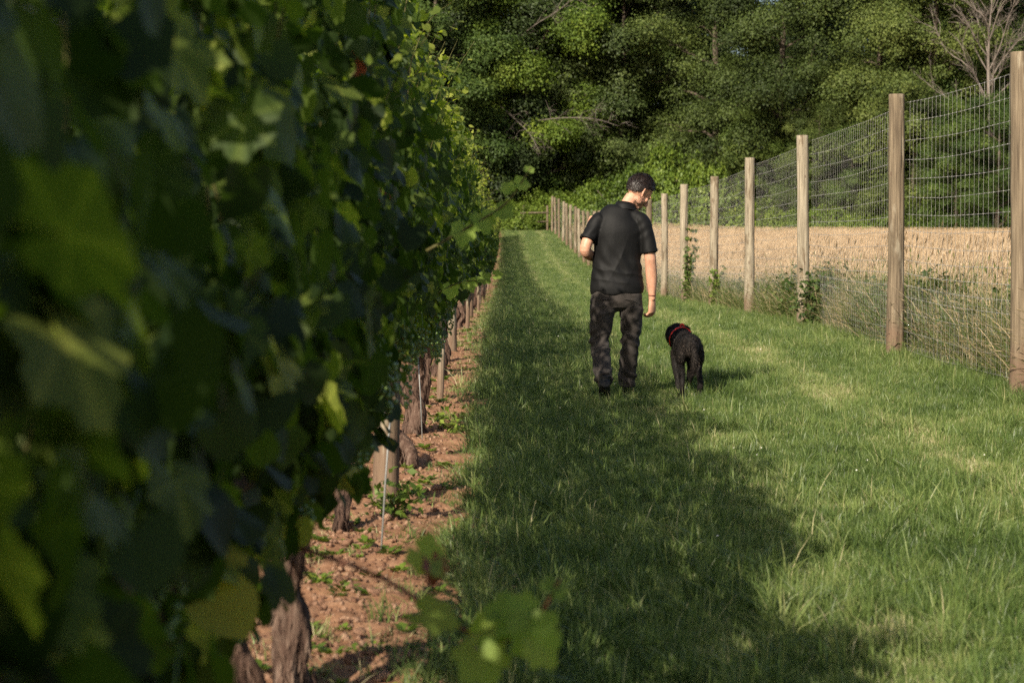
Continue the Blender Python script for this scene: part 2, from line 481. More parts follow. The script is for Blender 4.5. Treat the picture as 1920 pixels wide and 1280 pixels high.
tag(link("ground", grid_mesh("ground", np.concatenate([np.linspace(-400, -20, 20), np.linspace(-18, 60, 60), np.linspace(70, 400, 20)]),
    np.concatenate([np.linspace(-60, 200, 131), np.linspace(220, 1200, 12)]), lambda x, y: gz(x, y) - 0.10, M["forest_floor"])),
    kind="structure")
PATH_X0, PATH_X1 = -0.20, 4.35
tag(link("grass_path", grid_mesh("grass_path", np.linspace(PATH_X0 - 0.25, 4.5, 26), np.linspace(-4, 157, 324), lambda x, y: gz(x, y) - 0.012 + 0.012 * np.sin(x * 5) * np.sin(y * 2.1), M["turf"])), kind="structure")
tag(link("field", grid_mesh("field", np.linspace(4.5, 110, 60), np.linspace(-4, 150, 120), lambda x, y: gz(x, y) - 0.01, M["field"])), kind="structure")
tag(link("vineyard_alley", grid_mesh("vineyard_alley", np.linspace(-24, -1.25, 30), np.linspace(-10, 157, 120), lambda x, y: gz(x, y) - 0.012, M["turf"])), kind="structure")

# reddish bare soil under the vines, lumpy
def soil_z(x, y):
    P = np.stack([x, y, np.zeros_like(x)], -1)
    near = np.clip((40 - y) / 25, 0.15, 1)
    return gz(x, y) + 0.010 + near * (0.022 * noise3(P, 5.0, 3, 3) + 0.018 * noise3(P, 19.0, 5, 3)) - 0.03 * np.clip(np.abs(x + 0.62) - 0.42, 0, 1) / 0.3
ys = np.concatenate([np.arange(-3, 26, 0.05), np.arange(26, 157, 0.6)])
soil = tag(link("soil_strip", grid_mesh("soil_strip", np.arange(-1.3, 0.06, 0.045), ys, soil_z, M["soil"])), kind="structure")

# ------------------------------------------------------------------ scatter with geometry nodes (grass, straw, weeds)
SRC = []
def source(name, me):
    o = bpy.data.objects.new(name, me)      # never linked to the scene: only its geometry is used
    SRC.append(o); return o

def scatter(name, pts, euler, scl, idx, sources, kind="stuff", label=None, cat=None, parent=None):
    me = bpy.data.meshes.new(name)
    me.vertices.add(len(pts)); me.vertices.foreach_set("co", np.asarray(pts, np.float32).ravel())
    a = me.attributes.new("rot", 'FLOAT_VECTOR', 'POINT'); a.data.foreach_set("vector", np.asarray(euler, np.float32).ravel())
    a = me.attributes.new("scl", 'FLOAT', 'POINT'); a.data.foreach_set("value", np.asarray(scl, np.float32))
    a = me.attributes.new("idx", 'INT', 'POINT'); a.data.foreach_set("value", np.asarray(idx, np.int32))
    o = link(name, me, parent)
    g = bpy.data.node_groups.new(name + "_scatter", 'GeometryNodeTree')
    g.interface.new_socket("Geometry", in_out='INPUT', socket_type='NodeSocketGeometry')
    g.interface.new_socket("Geometry", in_out='OUTPUT', socket_type='NodeSocketGeometry')
    N = g.nodes; L = g.links
    gi = N.new("NodeGroupInput"); go = N.new("NodeGroupOutput"); jn = N.new("GeometryNodeJoinGeometry")
    def named(nm, dt):
        n = N.new("GeometryNodeInputNamedAttribute"); n.data_type = dt; n.inputs["Name"].default_value = nm
        return [s for s in n.outputs if s.enabled and s.name == "Attribute"][0]
    ar, as_, ai = named("rot", 'FLOAT_VECTOR'), named("scl", 'FLOAT'), named("idx", 'INT')
    er = N.new("FunctionNodeEulerToRotation"); L.new(ar, er.inputs[0])
    for k, s in enumerate(sources):
        oi = N.new("GeometryNodeObjectInfo"); oi.inputs["Object"].default_value = s; oi.inputs["As Instance"].default_value = False
        cp = N.new("FunctionNodeCompare"); cp.data_type = 'INT'; cp.operation = 'EQUAL'
        ins = [i for i in cp.inputs if i.enabled]
        L.new(ai, ins[0]); ins[1].default_value = k
        ip = N.new("GeometryNodeInstanceOnPoints")
        L.new(gi.outputs[0], ip.inputs["Points"]); L.new(cp.outputs[0], ip.inputs["Selection"])
        L.new(oi.outputs["Geometry"], ip.inputs["Instance"]); L.new(er.outputs[0], ip.inputs["Rotation"]); L.new(as_, ip.inputs["Scale"])
        L.new(ip.outputs[0], jn.inputs[0])
    L.new(jn.outputs[0], go.inputs[0])
    md = o.modifiers.new("scatter", 'NODES'); md.node_group = g
    return tag(o, label, cat, None, kind)

def tuft(name, n, rad, h, w, lean, tint, mat, dry=0.06, head=None, seg=3, curl=0.5, windx=0.0):
    """n tapering bent blades around the origin"""
    r = np.random.default_rng(abs(hash(name)) % 9999 if False else sum(map(ord, name)))
    g = Geo()
    for _ in range(n):
        a = r.uniform(0, 6.28); rr = rad * math.sqrt(r.uniform())
        b = np.array([rr * math.cos(a), rr * math.sin(a), -0.01])
        d = r.uniform(0, 6.28); ln = abs(r.normal(0, lean)) ; H = h * r.uniform(0.55, 1.15)
        dx, dy = math.cos(d) * ln + windx, math.sin(d) * ln
        fa = r.uniform(0, 3.14); wx, wy = math.cos(fa) * w * r.uniform(.6, 1.2), math.sin(fa) * w * r.uniform(.6, 1.2)
        V = []; 
        for s in range(seg):
            t = s / seg; k = H * (t * 0.35 + t * t * curl) 
            z = H * t * (1 - 0.25 * min(1, ln) * t)
            ww = (1 - 0.55 * t)
            c = b + np.array([dx * k, dy * k, z])
            V += [c - np.array([wx, wy, 0]) * ww * 0.5, c + np.array([wx, wy, 0]) * ww * 0.5]
        k = H * (0.35 + curl); tip = b + np.array([dx * k, dy * k, H * (1 - 0.25 * min(1, ln))])
        V.append(tip)
        q = [(2 * s, 2 * s + 1, 2 * s + 3, 2 * s + 2) for s in range(seg - 1)]
        tt = float(np.clip(r.normal(tint, 0.13), 0.02, 0.98))
        if r.uniform() < dry: tt = 0.97
        g.add(V, [np.array(q), np.array([(2 * seg - 2, 2 * seg - 1, 2 * seg)])], tt)
        if head and r.uniform() < head[0]:
            hl, hw = head[1], head[2]
            up = norm(tip - np.array(V[-3])); 
            e = tip + (up + np.array([0.25 * dx + 0.1, 0.25 * dy, -0.1])) * hl
            m = (tip + e) / 2; s1 = np.array([hw, 0, 0]); s2 = np.array([0, hw, 0])
            g.add([tip, m - s1, e, m + s1, m - s2, m + s2], [np.array([(0, 1, 2, 3), (0, 4, 2, 5)])], tt)
    return source(name, g.mesh(name, mat))

G_SHORT = [tuft("lawn_a", 64, 0.09, 0.052, 0.0038, 0.55, 0.42, M["grass"], 0.03),
           tuft("lawn_b", 64, 0.09, 0.042, 0.0036, 0.75, 0.50, M["grass"], 0.07),
           tuft("lawn_c", 54, 0.08, 0.070, 0.0040, 0.60, 0.36, M["grass"], 0.02)]
G_LONG = [tuft("lush_a", 44, 0.065, 0.14, 0.0050, 0.65, 0.40, M["grass"], 0.01, curl=0.75),
          tuft("lush_b", 34, 0.055, 0.17, 0.0056, 0.85, 0.44, M["grass"], 0.02, curl=0.85)]
gc = Geo()
for _ in range(1):
    c = np.array([random.uniform(-.08, .08), random.uniform(-.08, .08), 0.075])
    V, F = ellipsoid(c, (0.0045, 0.0045, 0.004), None, 7, 5); gc.add(V, F)
CLOVER = source("clover_bloom", gc.mesh("clover_bloom", M["white_flower"]))
gd = tuft("thatch", 30, 0.09, 0.05, 0.0045, 1.2, 0.93, M["grass"], 0.5)
GR = G_SHORT + G_LONG + [CLOVER, gd]

def P3(x, y, f, seed): return noise3(np.stack([x, y, np.zeros_like(x)], -1), f, seed, 2)
def sample(n, x0, x1, y0, y1):
    return rng.uniform(x0, x1, n), rng.uniform(y0, y1, n)

X, Y, S, I = [], [], [], []
for (y0, y1, dens, sc) in ((2.2, 12, 210, 0.95), (12, 20, 185, 1.0), (20, 32, 110, 1.15), (32, 55, 60, 1.35), (55, 100, 26, 1.8), (100, 156, 15, 2.2)):
    n = int((y1 - y0) * 4.7 * dens)
    x, y = sample(n, PATH_X0 - 0.22, 4.55, y0, y1)
    edge = PATH_X0 + 0.10 * P3(x, y, 3.0, 21) + 0.05 * P3(x, y, 9.0, 22)
    keep = (x > edge) | (rng.uniform(size=n) < 0.10)
    x, y = x[keep], y[keep]; n = len(x)
    s = sc * rng.uniform(0.75, 1.25, n)
    pn = P3(x, y, 1.1, 31)
    u = rng.uniform(size=n)
    i = np.where(u < 0.4, 0, np.where(u < 0.75, 1, 2))
    near_edge = np.exp(-((x - PATH_X0 - 0.12) / 0.28) ** 2) * 0.55 + np.exp(-((x - 4.2) / 0.35) ** 2) * 0.45
    longp = 0.035 + 0.30 * np.clip(pn - 0.10, 0, 1) + near_edge
    longp = np.where(y < 11, longp + 0.12, longp)
    v = rng.uniform(size=n)
    i = np.where(v < longp, np.where(rng.uniform(size=n) < 0.6, 3, 4), i)
    wheel = np.exp(-((x - 2.75 - 0.1 * np.sin(y * .4)) / 0.28) ** 2) + 0.6 * np.exp(-((x - 1.25) / 0.25) ** 2)
    i = np.where((rng.uniform(size=n) < 0.34 * wheel * (0.6 + pn)) & (i < 3), 6, i)
    i = np.where(rng.uniform(size=n) < 0.0012, 5, i)
    s = np.where(i >= 3, np.where(i <= 4, np.minimum(s, 1.25) * rng.uniform(.7, 1.1, n), s), s)
    X.append(x); Y.append(y); S.append(s); I.append(i)
x, y, s, i = map(np.concatenate, (X, Y, S, I))
tilt = rng.normal(0, 0.10, (len(x), 2))
scatter("grass", np.stack([x, y, gz(x, y) + 0.004], -1), np.stack([tilt[:, 0], tilt[:, 1], rng.uniform(0, 6.28, len(x))], -1), s, i, GR,
        label="mown green grass covering the path between vines and fence", cat="grass")
# alley grass on the other side of the vine row, seen between the trunks
n = 5200
x, y = sample(n, -5.0, -1.15, 2, 34)
scatter("alley_grass", np.stack([x, y, gz(x, y)], -1), np.stack([np.zeros(n), np.zeros(n), rng.uniform(0, 6.28, n)], -1), rng.uniform(1.2, 2.0, n), rng.integers(0, 5, n), GR,
        label="green grass on the far side of the vine row", cat="grass")

# dry straw field
ST = [tuft("straw_a", 44, 0.17, 0.80, 0.0048, 0.16, 0.50, M["straw"], 0.0, head=(0.75, 0.075, 0.0042), windx=0.10, curl=0.4),
      tuft("straw_b", 44, 0.19, 0.66, 0.0046, 0.26, 0.58, M["straw"], 0.0, head=(0.6, 0.065, 0.004), windx=0.14, curl=0.5),
      tuft("straw_c", 40, 0.17, 0.92, 0.0050, 0.20, 0.40, M["straw"], 0.04, head=(0.8, 0.085, 0.0046), windx=0.12, curl=0.4)]
ST.append(tuft('dock_stalk', 5, 0.07, 1.12, 0.010, 0.22, 0.5, M['dock'], 0.0, head=(1.0, 0.15, 0.007), curl=0.5))
X, Y, S = [], [], []
for (y0, y1, dens, sc) in ((10, 26, 30, 1.0), (26, 45, 18, 1.05), (45, 80, 14.0, 1.2), (80, 120, 9.0, 1.35), (120, 144, 7.0, 1.5)):
    x1m = 0.30 * y1 + 3
    n = int((y1 - y0) * (x1m - 4.7) * dens)
    x, y = sample(n, 4.7, x1m, y0, y1)
    k = (x < 0.30 * y + 3) & ((x > 5.5) | (rng.uniform(size=n) < 0.5))
    X.append(x[k]); Y.append(y[k]); S.append(np.full(k.sum(), sc) * rng.uniform(.8, 1.15, k.sum()))
x, y, s = map(np.concatenate, (X, Y, S)); n = len(x)
s = s * (1 + 0.12 * P3(x, y, 0.25, 44))
s = np.minimum(s, 1.25) * np.where(x < 6.2, 0.82, 1.0)
tl = rng.normal(0, 0.06, (n, 2))
scatter("dry_grass", np.stack([x, y, gz(x, y) - 0.02], -1), np.stack([tl[:, 0], tl[:, 1] + 0.04, rng.normal(0, 0.5, n)], -1), s, np.where((rng.uniform(size=n) < .035) & (y < 60), 3, rng.integers(0, 3, n)), ST,
        label="tall dry straw coloured grass filling the field behind the wire fence", cat="dry grass")
# rank weedy growth along the fence foot
WD = [tuft("weed_a", 34, 0.15, 0.60, 0.0095, 0.6, 0.32, M["weed"], 0.22, curl=0.8),
      tuft("weed_b", 26, 0.17, 0.66, 0.0060, 0.45, 0.66, M["weed"], 0.1, head=(0.3, 0.06, 0.006), curl=0.9),
      tuft("weed_c", 28, 0.15, 0.40, 0.0100, 0.9, 0.30, M["weed"], 0.1, curl=0.9),
      tuft("weed_d", 22, 0.12, 0.12, 0.0060, 1.0, 0.92, M["weed"], 0.6, curl=0.9)]
lw = Geo(); r = np.random.default_rng(3)
for q in range(9):
    a = r.uniform(0, 6.28); hh = r.uniform(.2, .5); e = np.array([math.cos(a) * .15 * r.uniform(), math.sin(a) * .15 * r.uniform(), hh])
    for t in np.linspace(.2, 1, 9):
        b = e * t + r.normal(0, .02, 3); L_ = .085 * (1.2 - .6 * t); d = norm(np.array([r.normal(), r.normal(), .35 * r.normal()])); sd = norm(np.cross(d, (0, 0, 1) + r.normal(0, .4, 3))) * L_ * .28
        lw.add([b, b + d * L_ * .45 - sd, b + d * L_ - [0, 0, .015], b + d * L_ * .45 + sd], np.array([(0, 1, 2, 3)]), float(np.clip(r.normal(.34, .12), 0, .6)))
WD.append(source("leafy_weed", lw.mesh("leafy_weed", M["weed"])))
n = 15000
y = 10 + 140 * rng.uniform(size=n) ** 2.5
x = 4.44 + np.abs(rng.normal(0, 0.55, n)) * np.where(y < 30, 1.4, 1.0)
near = np.exp(-((x - 4.35) / 0.2) ** 2)
u = rng.uniform(size=n); pn = P3(x, y, 1.3, 77)
i = np.where(u < 0.42 + 0.3 * pn, 0, np.where(u < 0.74, 1, 2))
i = np.where(rng.uniform(size=n) < near * 0.45, 3, i)
i = np.where((rng.uniform(size=n) < .22 + .35 * pn) & (i != 3), 4, i)
s = rng.uniform(0.65, 1.25, n) * (1 + 0.2 * pn) * np.where(near > 0.5, 0.75, 1.0) * np.where((y < 34) & (near < .4), 1.22, 1.0)
scatter("fence_weeds", np.stack([x, y, gz(x, y) - 0.01], -1), np.stack([rng.normal(0, .15, n), rng.normal(0, .15, n), rng.uniform(0, 6.28, n)], -1), s, i, WD,
        label="tangled green and dry weeds along the foot of the wire fence", cat="weeds", kind="stuff")
# small weeds in the soil strip
n = 2000
y = 4 + 60 * rng.uniform(size=n) ** 1.7
x = -0.62 + rng.normal(0, 0.26, n)
k = (x < -0.12) & (P3(x, y, 2.2, 55) > -0.25); x, y = x[k], y[k]; n = len(x)
bl = Geo()
for q in range(11):
    a = q * 2.4; L_ = random.uniform(.03, .06); d = np.array([math.cos(a), math.sin(a), 0.55 + 0.5 * random.random()]); d /= np.linalg.norm(d)
    sd = np.cross(d, (0, 0, 1)) * L_ * .32; b = np.array([0, 0, 0.005]) + d * .01
    bl.add([b, b + d * L_ * .5 - sd, b + d * L_ + np.array([0, 0, -.012]), b + d * L_ * .5 + sd], np.array([(0, 1, 2, 3)]), random.uniform(.3, .6))
BROAD = source("broad_weed", bl.mesh("broad_weed", M["shrub"]))
scatter("weeds", np.stack([x, y, gz(x, y) + 0.01], -1), np.stack([np.zeros(n), np.zeros(n), rng.uniform(0, 6.28, n)], -1), rng.uniform(.5, 1.25, n), rng.integers(0, 4, n),
        [BROAD, tuft("litter", 14, 0.07, 0.05, 0.004, 1.8, 0.99, M["grass"], 1.0), tuft("strip_grass", 16, 0.05, 0.07, 0.006, 0.9, 0.5, M["grass"], 0.2), BROAD], label="sparse small green weeds sprouting in the red soil under the vines", cat="weeds")

# clods of soil
def clod_mesh(name, seed):
    V, F = ellipsoid((0, 0, 0), (1, .8, .55), None, 7, 5)
    d = noise3(V, 2.2, seed, 2)
    V = V * (1 + 0.42 * d[:, None]); V = np.round(V * 2.6) / 2.6 * .55 + V * .45
    return np_mesh(name, V, F, M["clod"], False)
CL = [clod_mesh("clod", 100 + k) for k in range(5)]
big = []
for k in range(290):
    y_ = 4.6 + 11 * random.random() ** 1.3; x_ = -0.62 + random.gauss(0, 0.22)
    if x_ > -0.1 or x_ < -1.2: continue
    sz = random.uniform(0.010, 0.022) if random.random() < .9 else random.uniform(.022, .036)
    o = link("clod", CL[k % 5], soil)
    o.location = (x_, y_, float(soil_z(np.array([x_]), np.array([y_]))[0]) + sz * .35)
    o.rotation_euler = (random.uniform(-.4, .4), random.uniform(-.4, .4), random.uniform(0, 6.28)); o.scale = (sz,) * 3
n = 12000
y = 4 + 44 * rng.uniform(size=n) ** 1.8; x = -0.62 + rng.normal(0, 0.27, n); k = (x < -0.05) & (x > -1.25); x, y = x[k], y[k]; n = len(x)
scatter("crumbs", np.stack([x, y, soil_z(x, y) + 0.002], -1), rng.uniform(0, 6.28, (n, 3)), rng.uniform(.004, .016, n), rng.integers(0, 5, n),
        [source("crumb", c) for c in CL], parent=soil)

#@@PART2@@
# ------------------------------------------------------------------ grapevine leaves
def leaf_template(M_, rings, seed, cup=0.22, teeth=True):
    r = np.random.default_rng(seed)
    th = np.linspace(-np.pi, np.pi, M_, endpoint=False) + np.pi / M_
    lob = [(0, .98, 0.80), (0.95, .90, .74), (-0.95, .88, .74), (1.85, .78, .76), (-1.85, .79, .76), (2.55, .66, .62), (-2.55, .64, .62)]
    rad = np.zeros(M_)
    for c, L_, w in lob:
        d = np.abs(th - c * (1 + r.normal(0, .03)))
        rad = np.maximum(rad, L_ * (1 + r.normal(0, .05)) * (0.80 + 0.20 * np.cos(np.clip(d / w, 0, 1) * np.pi)) * np.where(d < w * 1.4, 1, 0.6))
    rad = rad * np.where(np.abs(th) > 2.9, 0.35, 1)
    if teeth: rad = rad * (1 + 0.05 * np.where(np.arange(M_) % 2 == 0, 1, -1))
    V = [np.zeros((1, 3))]
    ph = r.uniform(0, 6.28)
    for k in range(1, rings + 1):
        q = k / rings
        x = np.sin(th) * rad * q; y = np.cos(th) * rad * q
        z = cup * np.abs(x) * 0.6 - 0.22 * cup / .22 * (y * y) * .7 - 0.12 * (x * x) + 0.06 * q * np.sin(3 * th + ph)
        V.append(np.stack([x, y, z], -1))
    V = np.vstack(V)
    j = np.arange(M_); F3 = np.stack([np.zeros(M_, int), 1 + j, 1 + (j + 1) % M_], -1)[:, [0, 2, 1]]
    F4 = []
    for k in range(rings - 1):
        a = 1 + k * M_; b = a + M_
        F4.append(np.stack([a + j, b + j, b + (j + 1) % M_, a + (j + 1) % M_], -1)[:, ::-1])
    return V, F3, (np.vstack(F4) if F4 else np.zeros((0, 4), int))

LEAF_HI = []
for k in range(7):
    V, F3, F4 = leaf_template(38, 3, 40 + k, 0.10 + 0.07 * k * .6)
    # petiole
    pv, pf = tube([(0, 0, 0), (0, -.35, .06), (0.05, -.75, -.05)], [.022, .018, .022], 5)
    g = Geo(); tt = 0.15 + 0.1 * k
    th_ = np.arctan2(V[:, 0], V[:, 1]); vein = np.min(np.abs(th_[:, None] - np.array([0, .95, -.95, 1.85, -1.85])[None]), 1)
    g.add(V, [F3, F4], tt + np.where(vein < .09, .16, 0) - .05 * np.linalg.norm(V, axis=1)); g.add(pv, pf, 0.9)
    LEAF_HI.append(g.mesh("leaf", M["vine_leaf"], True))
LEAF_YOUNG_LIT = []
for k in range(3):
    V, F3, F4 = leaf_template(34, 3, 80 + k, .2 + .1 * k); gy = Geo(); gy.add(V, [F3, F4], .4 + .25 * k); LEAF_YOUNG_LIT.append(gy.mesh('leaf', M['lit_young_leaf'], True))
gdl = Geo(); V, F3, F4 = leaf_template(26, 2, 91, 0.5); gdl.add(V, [F3, F4], .5)
LEAF_DRY = gdl.mesh("dry_leaf", M["dry_leaf"], True)
LEAF_LO = [leaf_template(15, 1, 60 + k, 0.15 + .07 * k) for k in range(5)]
LEAF_FAR = [leaf_template(8, 1, 70 + k, 0.2, False) for k in range(3)]

def canopy(L_, n, r, bottom=0.60, top=2.15, dy=0.0):
    """leaf positions / orientation for one vine of row length L_; local x: +x is the path side"""
    side = r.choice([0, 1, 2, 3], size=n, p=[.40, .30, .16, .14])
    y = r.uniform(-L_ / 2, L_ / 2, n)
    z = bottom + (top - bottom) * r.uniform(size=n) ** 1.12
    Q = np.stack([np.zeros(n), y + dy, z], -1)
    bulge = 0.09 * noise3(Q, 2.6, 9, 2)
    lo = bottom + 0.12 * noise3(Q * [1, 1, 0], 2.9, 13, 2)
    z = np.where(z < lo, lo + r.uniform(0, .5, n), z)
    tz = top + 0.34 * noise3(Q * [0, 1, 0], 1.7, 17, 2)
    z = bottom + (z - bottom) * (tz - bottom) / (top - bottom)
    zz = (z - bottom) / (tz - bottom)
    w = np.interp(zz, [0, .15, .45, .75, 1], [.05, .13, .22, .17, .08]) + bulge * (1.1 - .6 * zz)
    x = np.where(side == 0, w, np.where(side == 1, -w, r.uniform(-.9, .9, n) * w)) + r.normal(0, .045, n)
    z = np.where(side == 2, tz - np.abs(r.normal(0, .24, n)) + .12, z)
    drop = (zz > .55) & (side != 2) & (r.uniform(size=n) < .22)      # thinner, lighter top
    z = np.where(drop, bottom + (z - bottom) * .5, z)
    nx = np.where(side == 0, 1.0, np.where(side == 1, -1.0, r.normal(0, .5, n)))
    nz_ = np.where(side == 2, 1.0, .45)
    nrm = np.stack([nx + r.normal(0, .5, n), r.normal(0, .75, n), nz_ + r.normal(0, .5, n)], -1)
    tip = np.stack([nx * .35 + r.normal(0, .5, n), r.normal(0, .8, n), -.8 + r.normal(0, .5, n)], -1)
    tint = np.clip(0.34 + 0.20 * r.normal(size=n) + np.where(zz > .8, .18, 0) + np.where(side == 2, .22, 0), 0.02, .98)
    sc = r.uniform(.030, .070, n) * np.where(side == 2, .75, 1)
    return np.stack([x, y, z], -1), frames(nrm, tip), sc, tint, side

def leaf_cloud(g, pos, Fm, sc, tint, tpl, r):
    pick = r.integers(0, len(tpl), len(pos))
    for k, (V, F3, F4) in enumerate(tpl):
        m = pick == k; c = int(m.sum())
        if not c: continue
        fs = [rep_faces(F3, c, len(V))]
        if len(F4): fs.append(rep_faces(F4, c, len(V)))
        g.add(place(V, Fm[m], pos[m], sc[m]), fs, np.repeat(tint[m], len(V)))

def shoots(gc, gl, L_, n, r, tpl, top=2.2, big=False):
    """canes that stick up and out of the canopy, with small young leaves"""
    for _ in range(n):
        y0 = r.uniform(-L_ / 2, L_ / 2); s = 1 if r.uniform() < .62 else -1
        z0 = r.uniform(1.45, top - .12); ln = r.uniform(.2, .5)
        out = r.uniform(.05, .55) * s
        p0 = np.array([s * .18, y0, z0]); p1 = p0 + np.array([out * .5 * ln, r.normal(0, .1), ln * .7]); p2 = p1 + np.array([out * .7 * ln, r.normal(0, .12), ln * r.uniform(-.1, .5)])
        pts = catmull([p0, p1, p2], 4)
        V, F = tube(pts, np.linspace(.0028, .0010, len(pts)), 4); gc.add(V, F)
        m = r.integers(5, 10)
        t = np.sort(r.uniform(.25, 1, m)); ii = np.clip((t * (len(pts) - 1)).astype(int), 0, len(pts) - 1)
        pos = pts[ii] + r.normal(0, .025, (m, 3))
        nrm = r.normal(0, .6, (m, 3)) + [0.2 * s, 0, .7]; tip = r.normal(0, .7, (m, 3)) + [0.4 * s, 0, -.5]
        leaf_cloud(gl, pos, frames(nrm, tip), (.055 - .032 * t) * r.uniform(.8, 1.2, m), np.clip(.55 + .35 * t + r.normal(0, .1, m), 0, .98), tpl, r)

def trunk_geo(g, r, x=0, y=0, h=0.85, rad=0.055, lean=(0, 0), n=12, knob=True):
    k = 9
    t = np.linspace(0, 1, k)
    P = np.stack([x + lean[0] * t + r.normal(0, .018, k), y + lean[1] * t + r.normal(0, .022, k), h * t - .03], -1)
    P[0, :2] = (x - .02 * r.normal(), y)
    R = .72 * rad * (1.0 + .25 * (1 - t) ** 3 - .15 * t) * r.uniform(.85, 1.18, k)
    if knob: R[int(r.integers(2, 6))] *= 1.25
    V, F = tube(P, R, n + 6, 6)
    a = np.arctan2(V[:, 1] - np.interp(V[:, 2], P[:, 2], P[:, 1]), V[:, 0] - np.interp(V[:, 2], P[:, 2], P[:, 0]))
    d = 0.26 * np.sin(4 * a + 9 * V[:, 2] + 2 * np.sin(7 * V[:, 2])) + .17 * np.sin(7 * a - 13 * V[:, 2]) + .16 * noise3(V * [1, 1, .6], 40, 5, 2)
    ax = np.stack([np.interp(V[:, 2], P[:, 2], P[:, 0]), np.interp(V[:, 2], P[:, 2], P[:, 1]), V[:, 2]], -1)
    V = ax + (V - ax) * (1 + d[:, None])
    g.add(V, F)
    return P

ROW_X = -0.62
def cluster_mesh(seed):
    r = np.random.default_rng(seed); g = Geo()
    for k in range(34):
        z = -0.13 * r.uniform() ** 1.1; w = .032 * (1 + z / .17)
        a = r.uniform(0, 6.28); V, F = ellipsoid((w * math.cos(a), w * math.sin(a), z), (.0075,) * 3, None, 6, 4); g.add(V, F)
    V, F = tube([(0, 0, .05), (0, 0, -.1)], [.002, .0015], 4); g.add(V, F)
    return g.mesh("grape_cluster", M["grape"], True)
CLUST = [cluster_mesh(s) for s in (1, 2, 3)]

vine_y = [-1.6, 0.6, 2.9, 5.75, 8.75, 11.35, 12.95, 15.2, 18.4, 20.3, 23.2, 25.6]
while vine_y[-1] < 139: vine_y.append(vine_y[-1] + 2.35)
near_labels = [
    "grapevine at the very edge of the picture, darkest and most blurred",
    "blurred dark green grapevine filling the left edge beside the camera",
    "blurred grapevine whose leafy shoot reaches out over the grass in front",
    "grapevine with two thick gnarled trunks side by side at the bottom of the row",
    "grapevine with a slim dark trunk beside a thin metal rod",
    "grapevine with a curled dark trunk foot right behind the thick wooden post",
    "grapevine with a bulging S shaped trunk and metal rod in front of the thin stake",
    "grapevine whose leaves hang just behind the thin wooden stake",
    "grapevine with a pair of pale shaggy trunks beyond the thin stake",
    "grapevine next beyond the pair of pale shaggy trunks",
    "grapevine level with the walking man's feet, second beyond the shaggy trunks",
    "grapevine third beyond the shaggy trunks, before the next wooden post",
]
FARV = []
for k in range(5):
    r = np.random.default_rng(500 + k); g = Geo(); gc_ = Geo(); gt = Geo()
    p, Fm, sc, tint, side = canopy(2.45, 900, r, dy=k * 7.7)
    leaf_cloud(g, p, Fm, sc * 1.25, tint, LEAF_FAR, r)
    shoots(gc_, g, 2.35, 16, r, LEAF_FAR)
    P = trunk_geo(gt, r, 0, 0, .85, .05, (r.normal(0, .05), r.normal(0, .1)), 8)
    for s in (-1, 1):
        V, F = tube([P[-1], P[-1] + [0, s * .4, .06], P[-1] + [0, s * 1.1, .05]], [.035, .025, .016], 6, 2); gt.add(V, F)
    FARV.append((g.mesh("foliage", M["vine_leaf"]), gc_.mesh("cane", M["cane"]), gt.mesh("trunk", M["vine_bark"], True)))

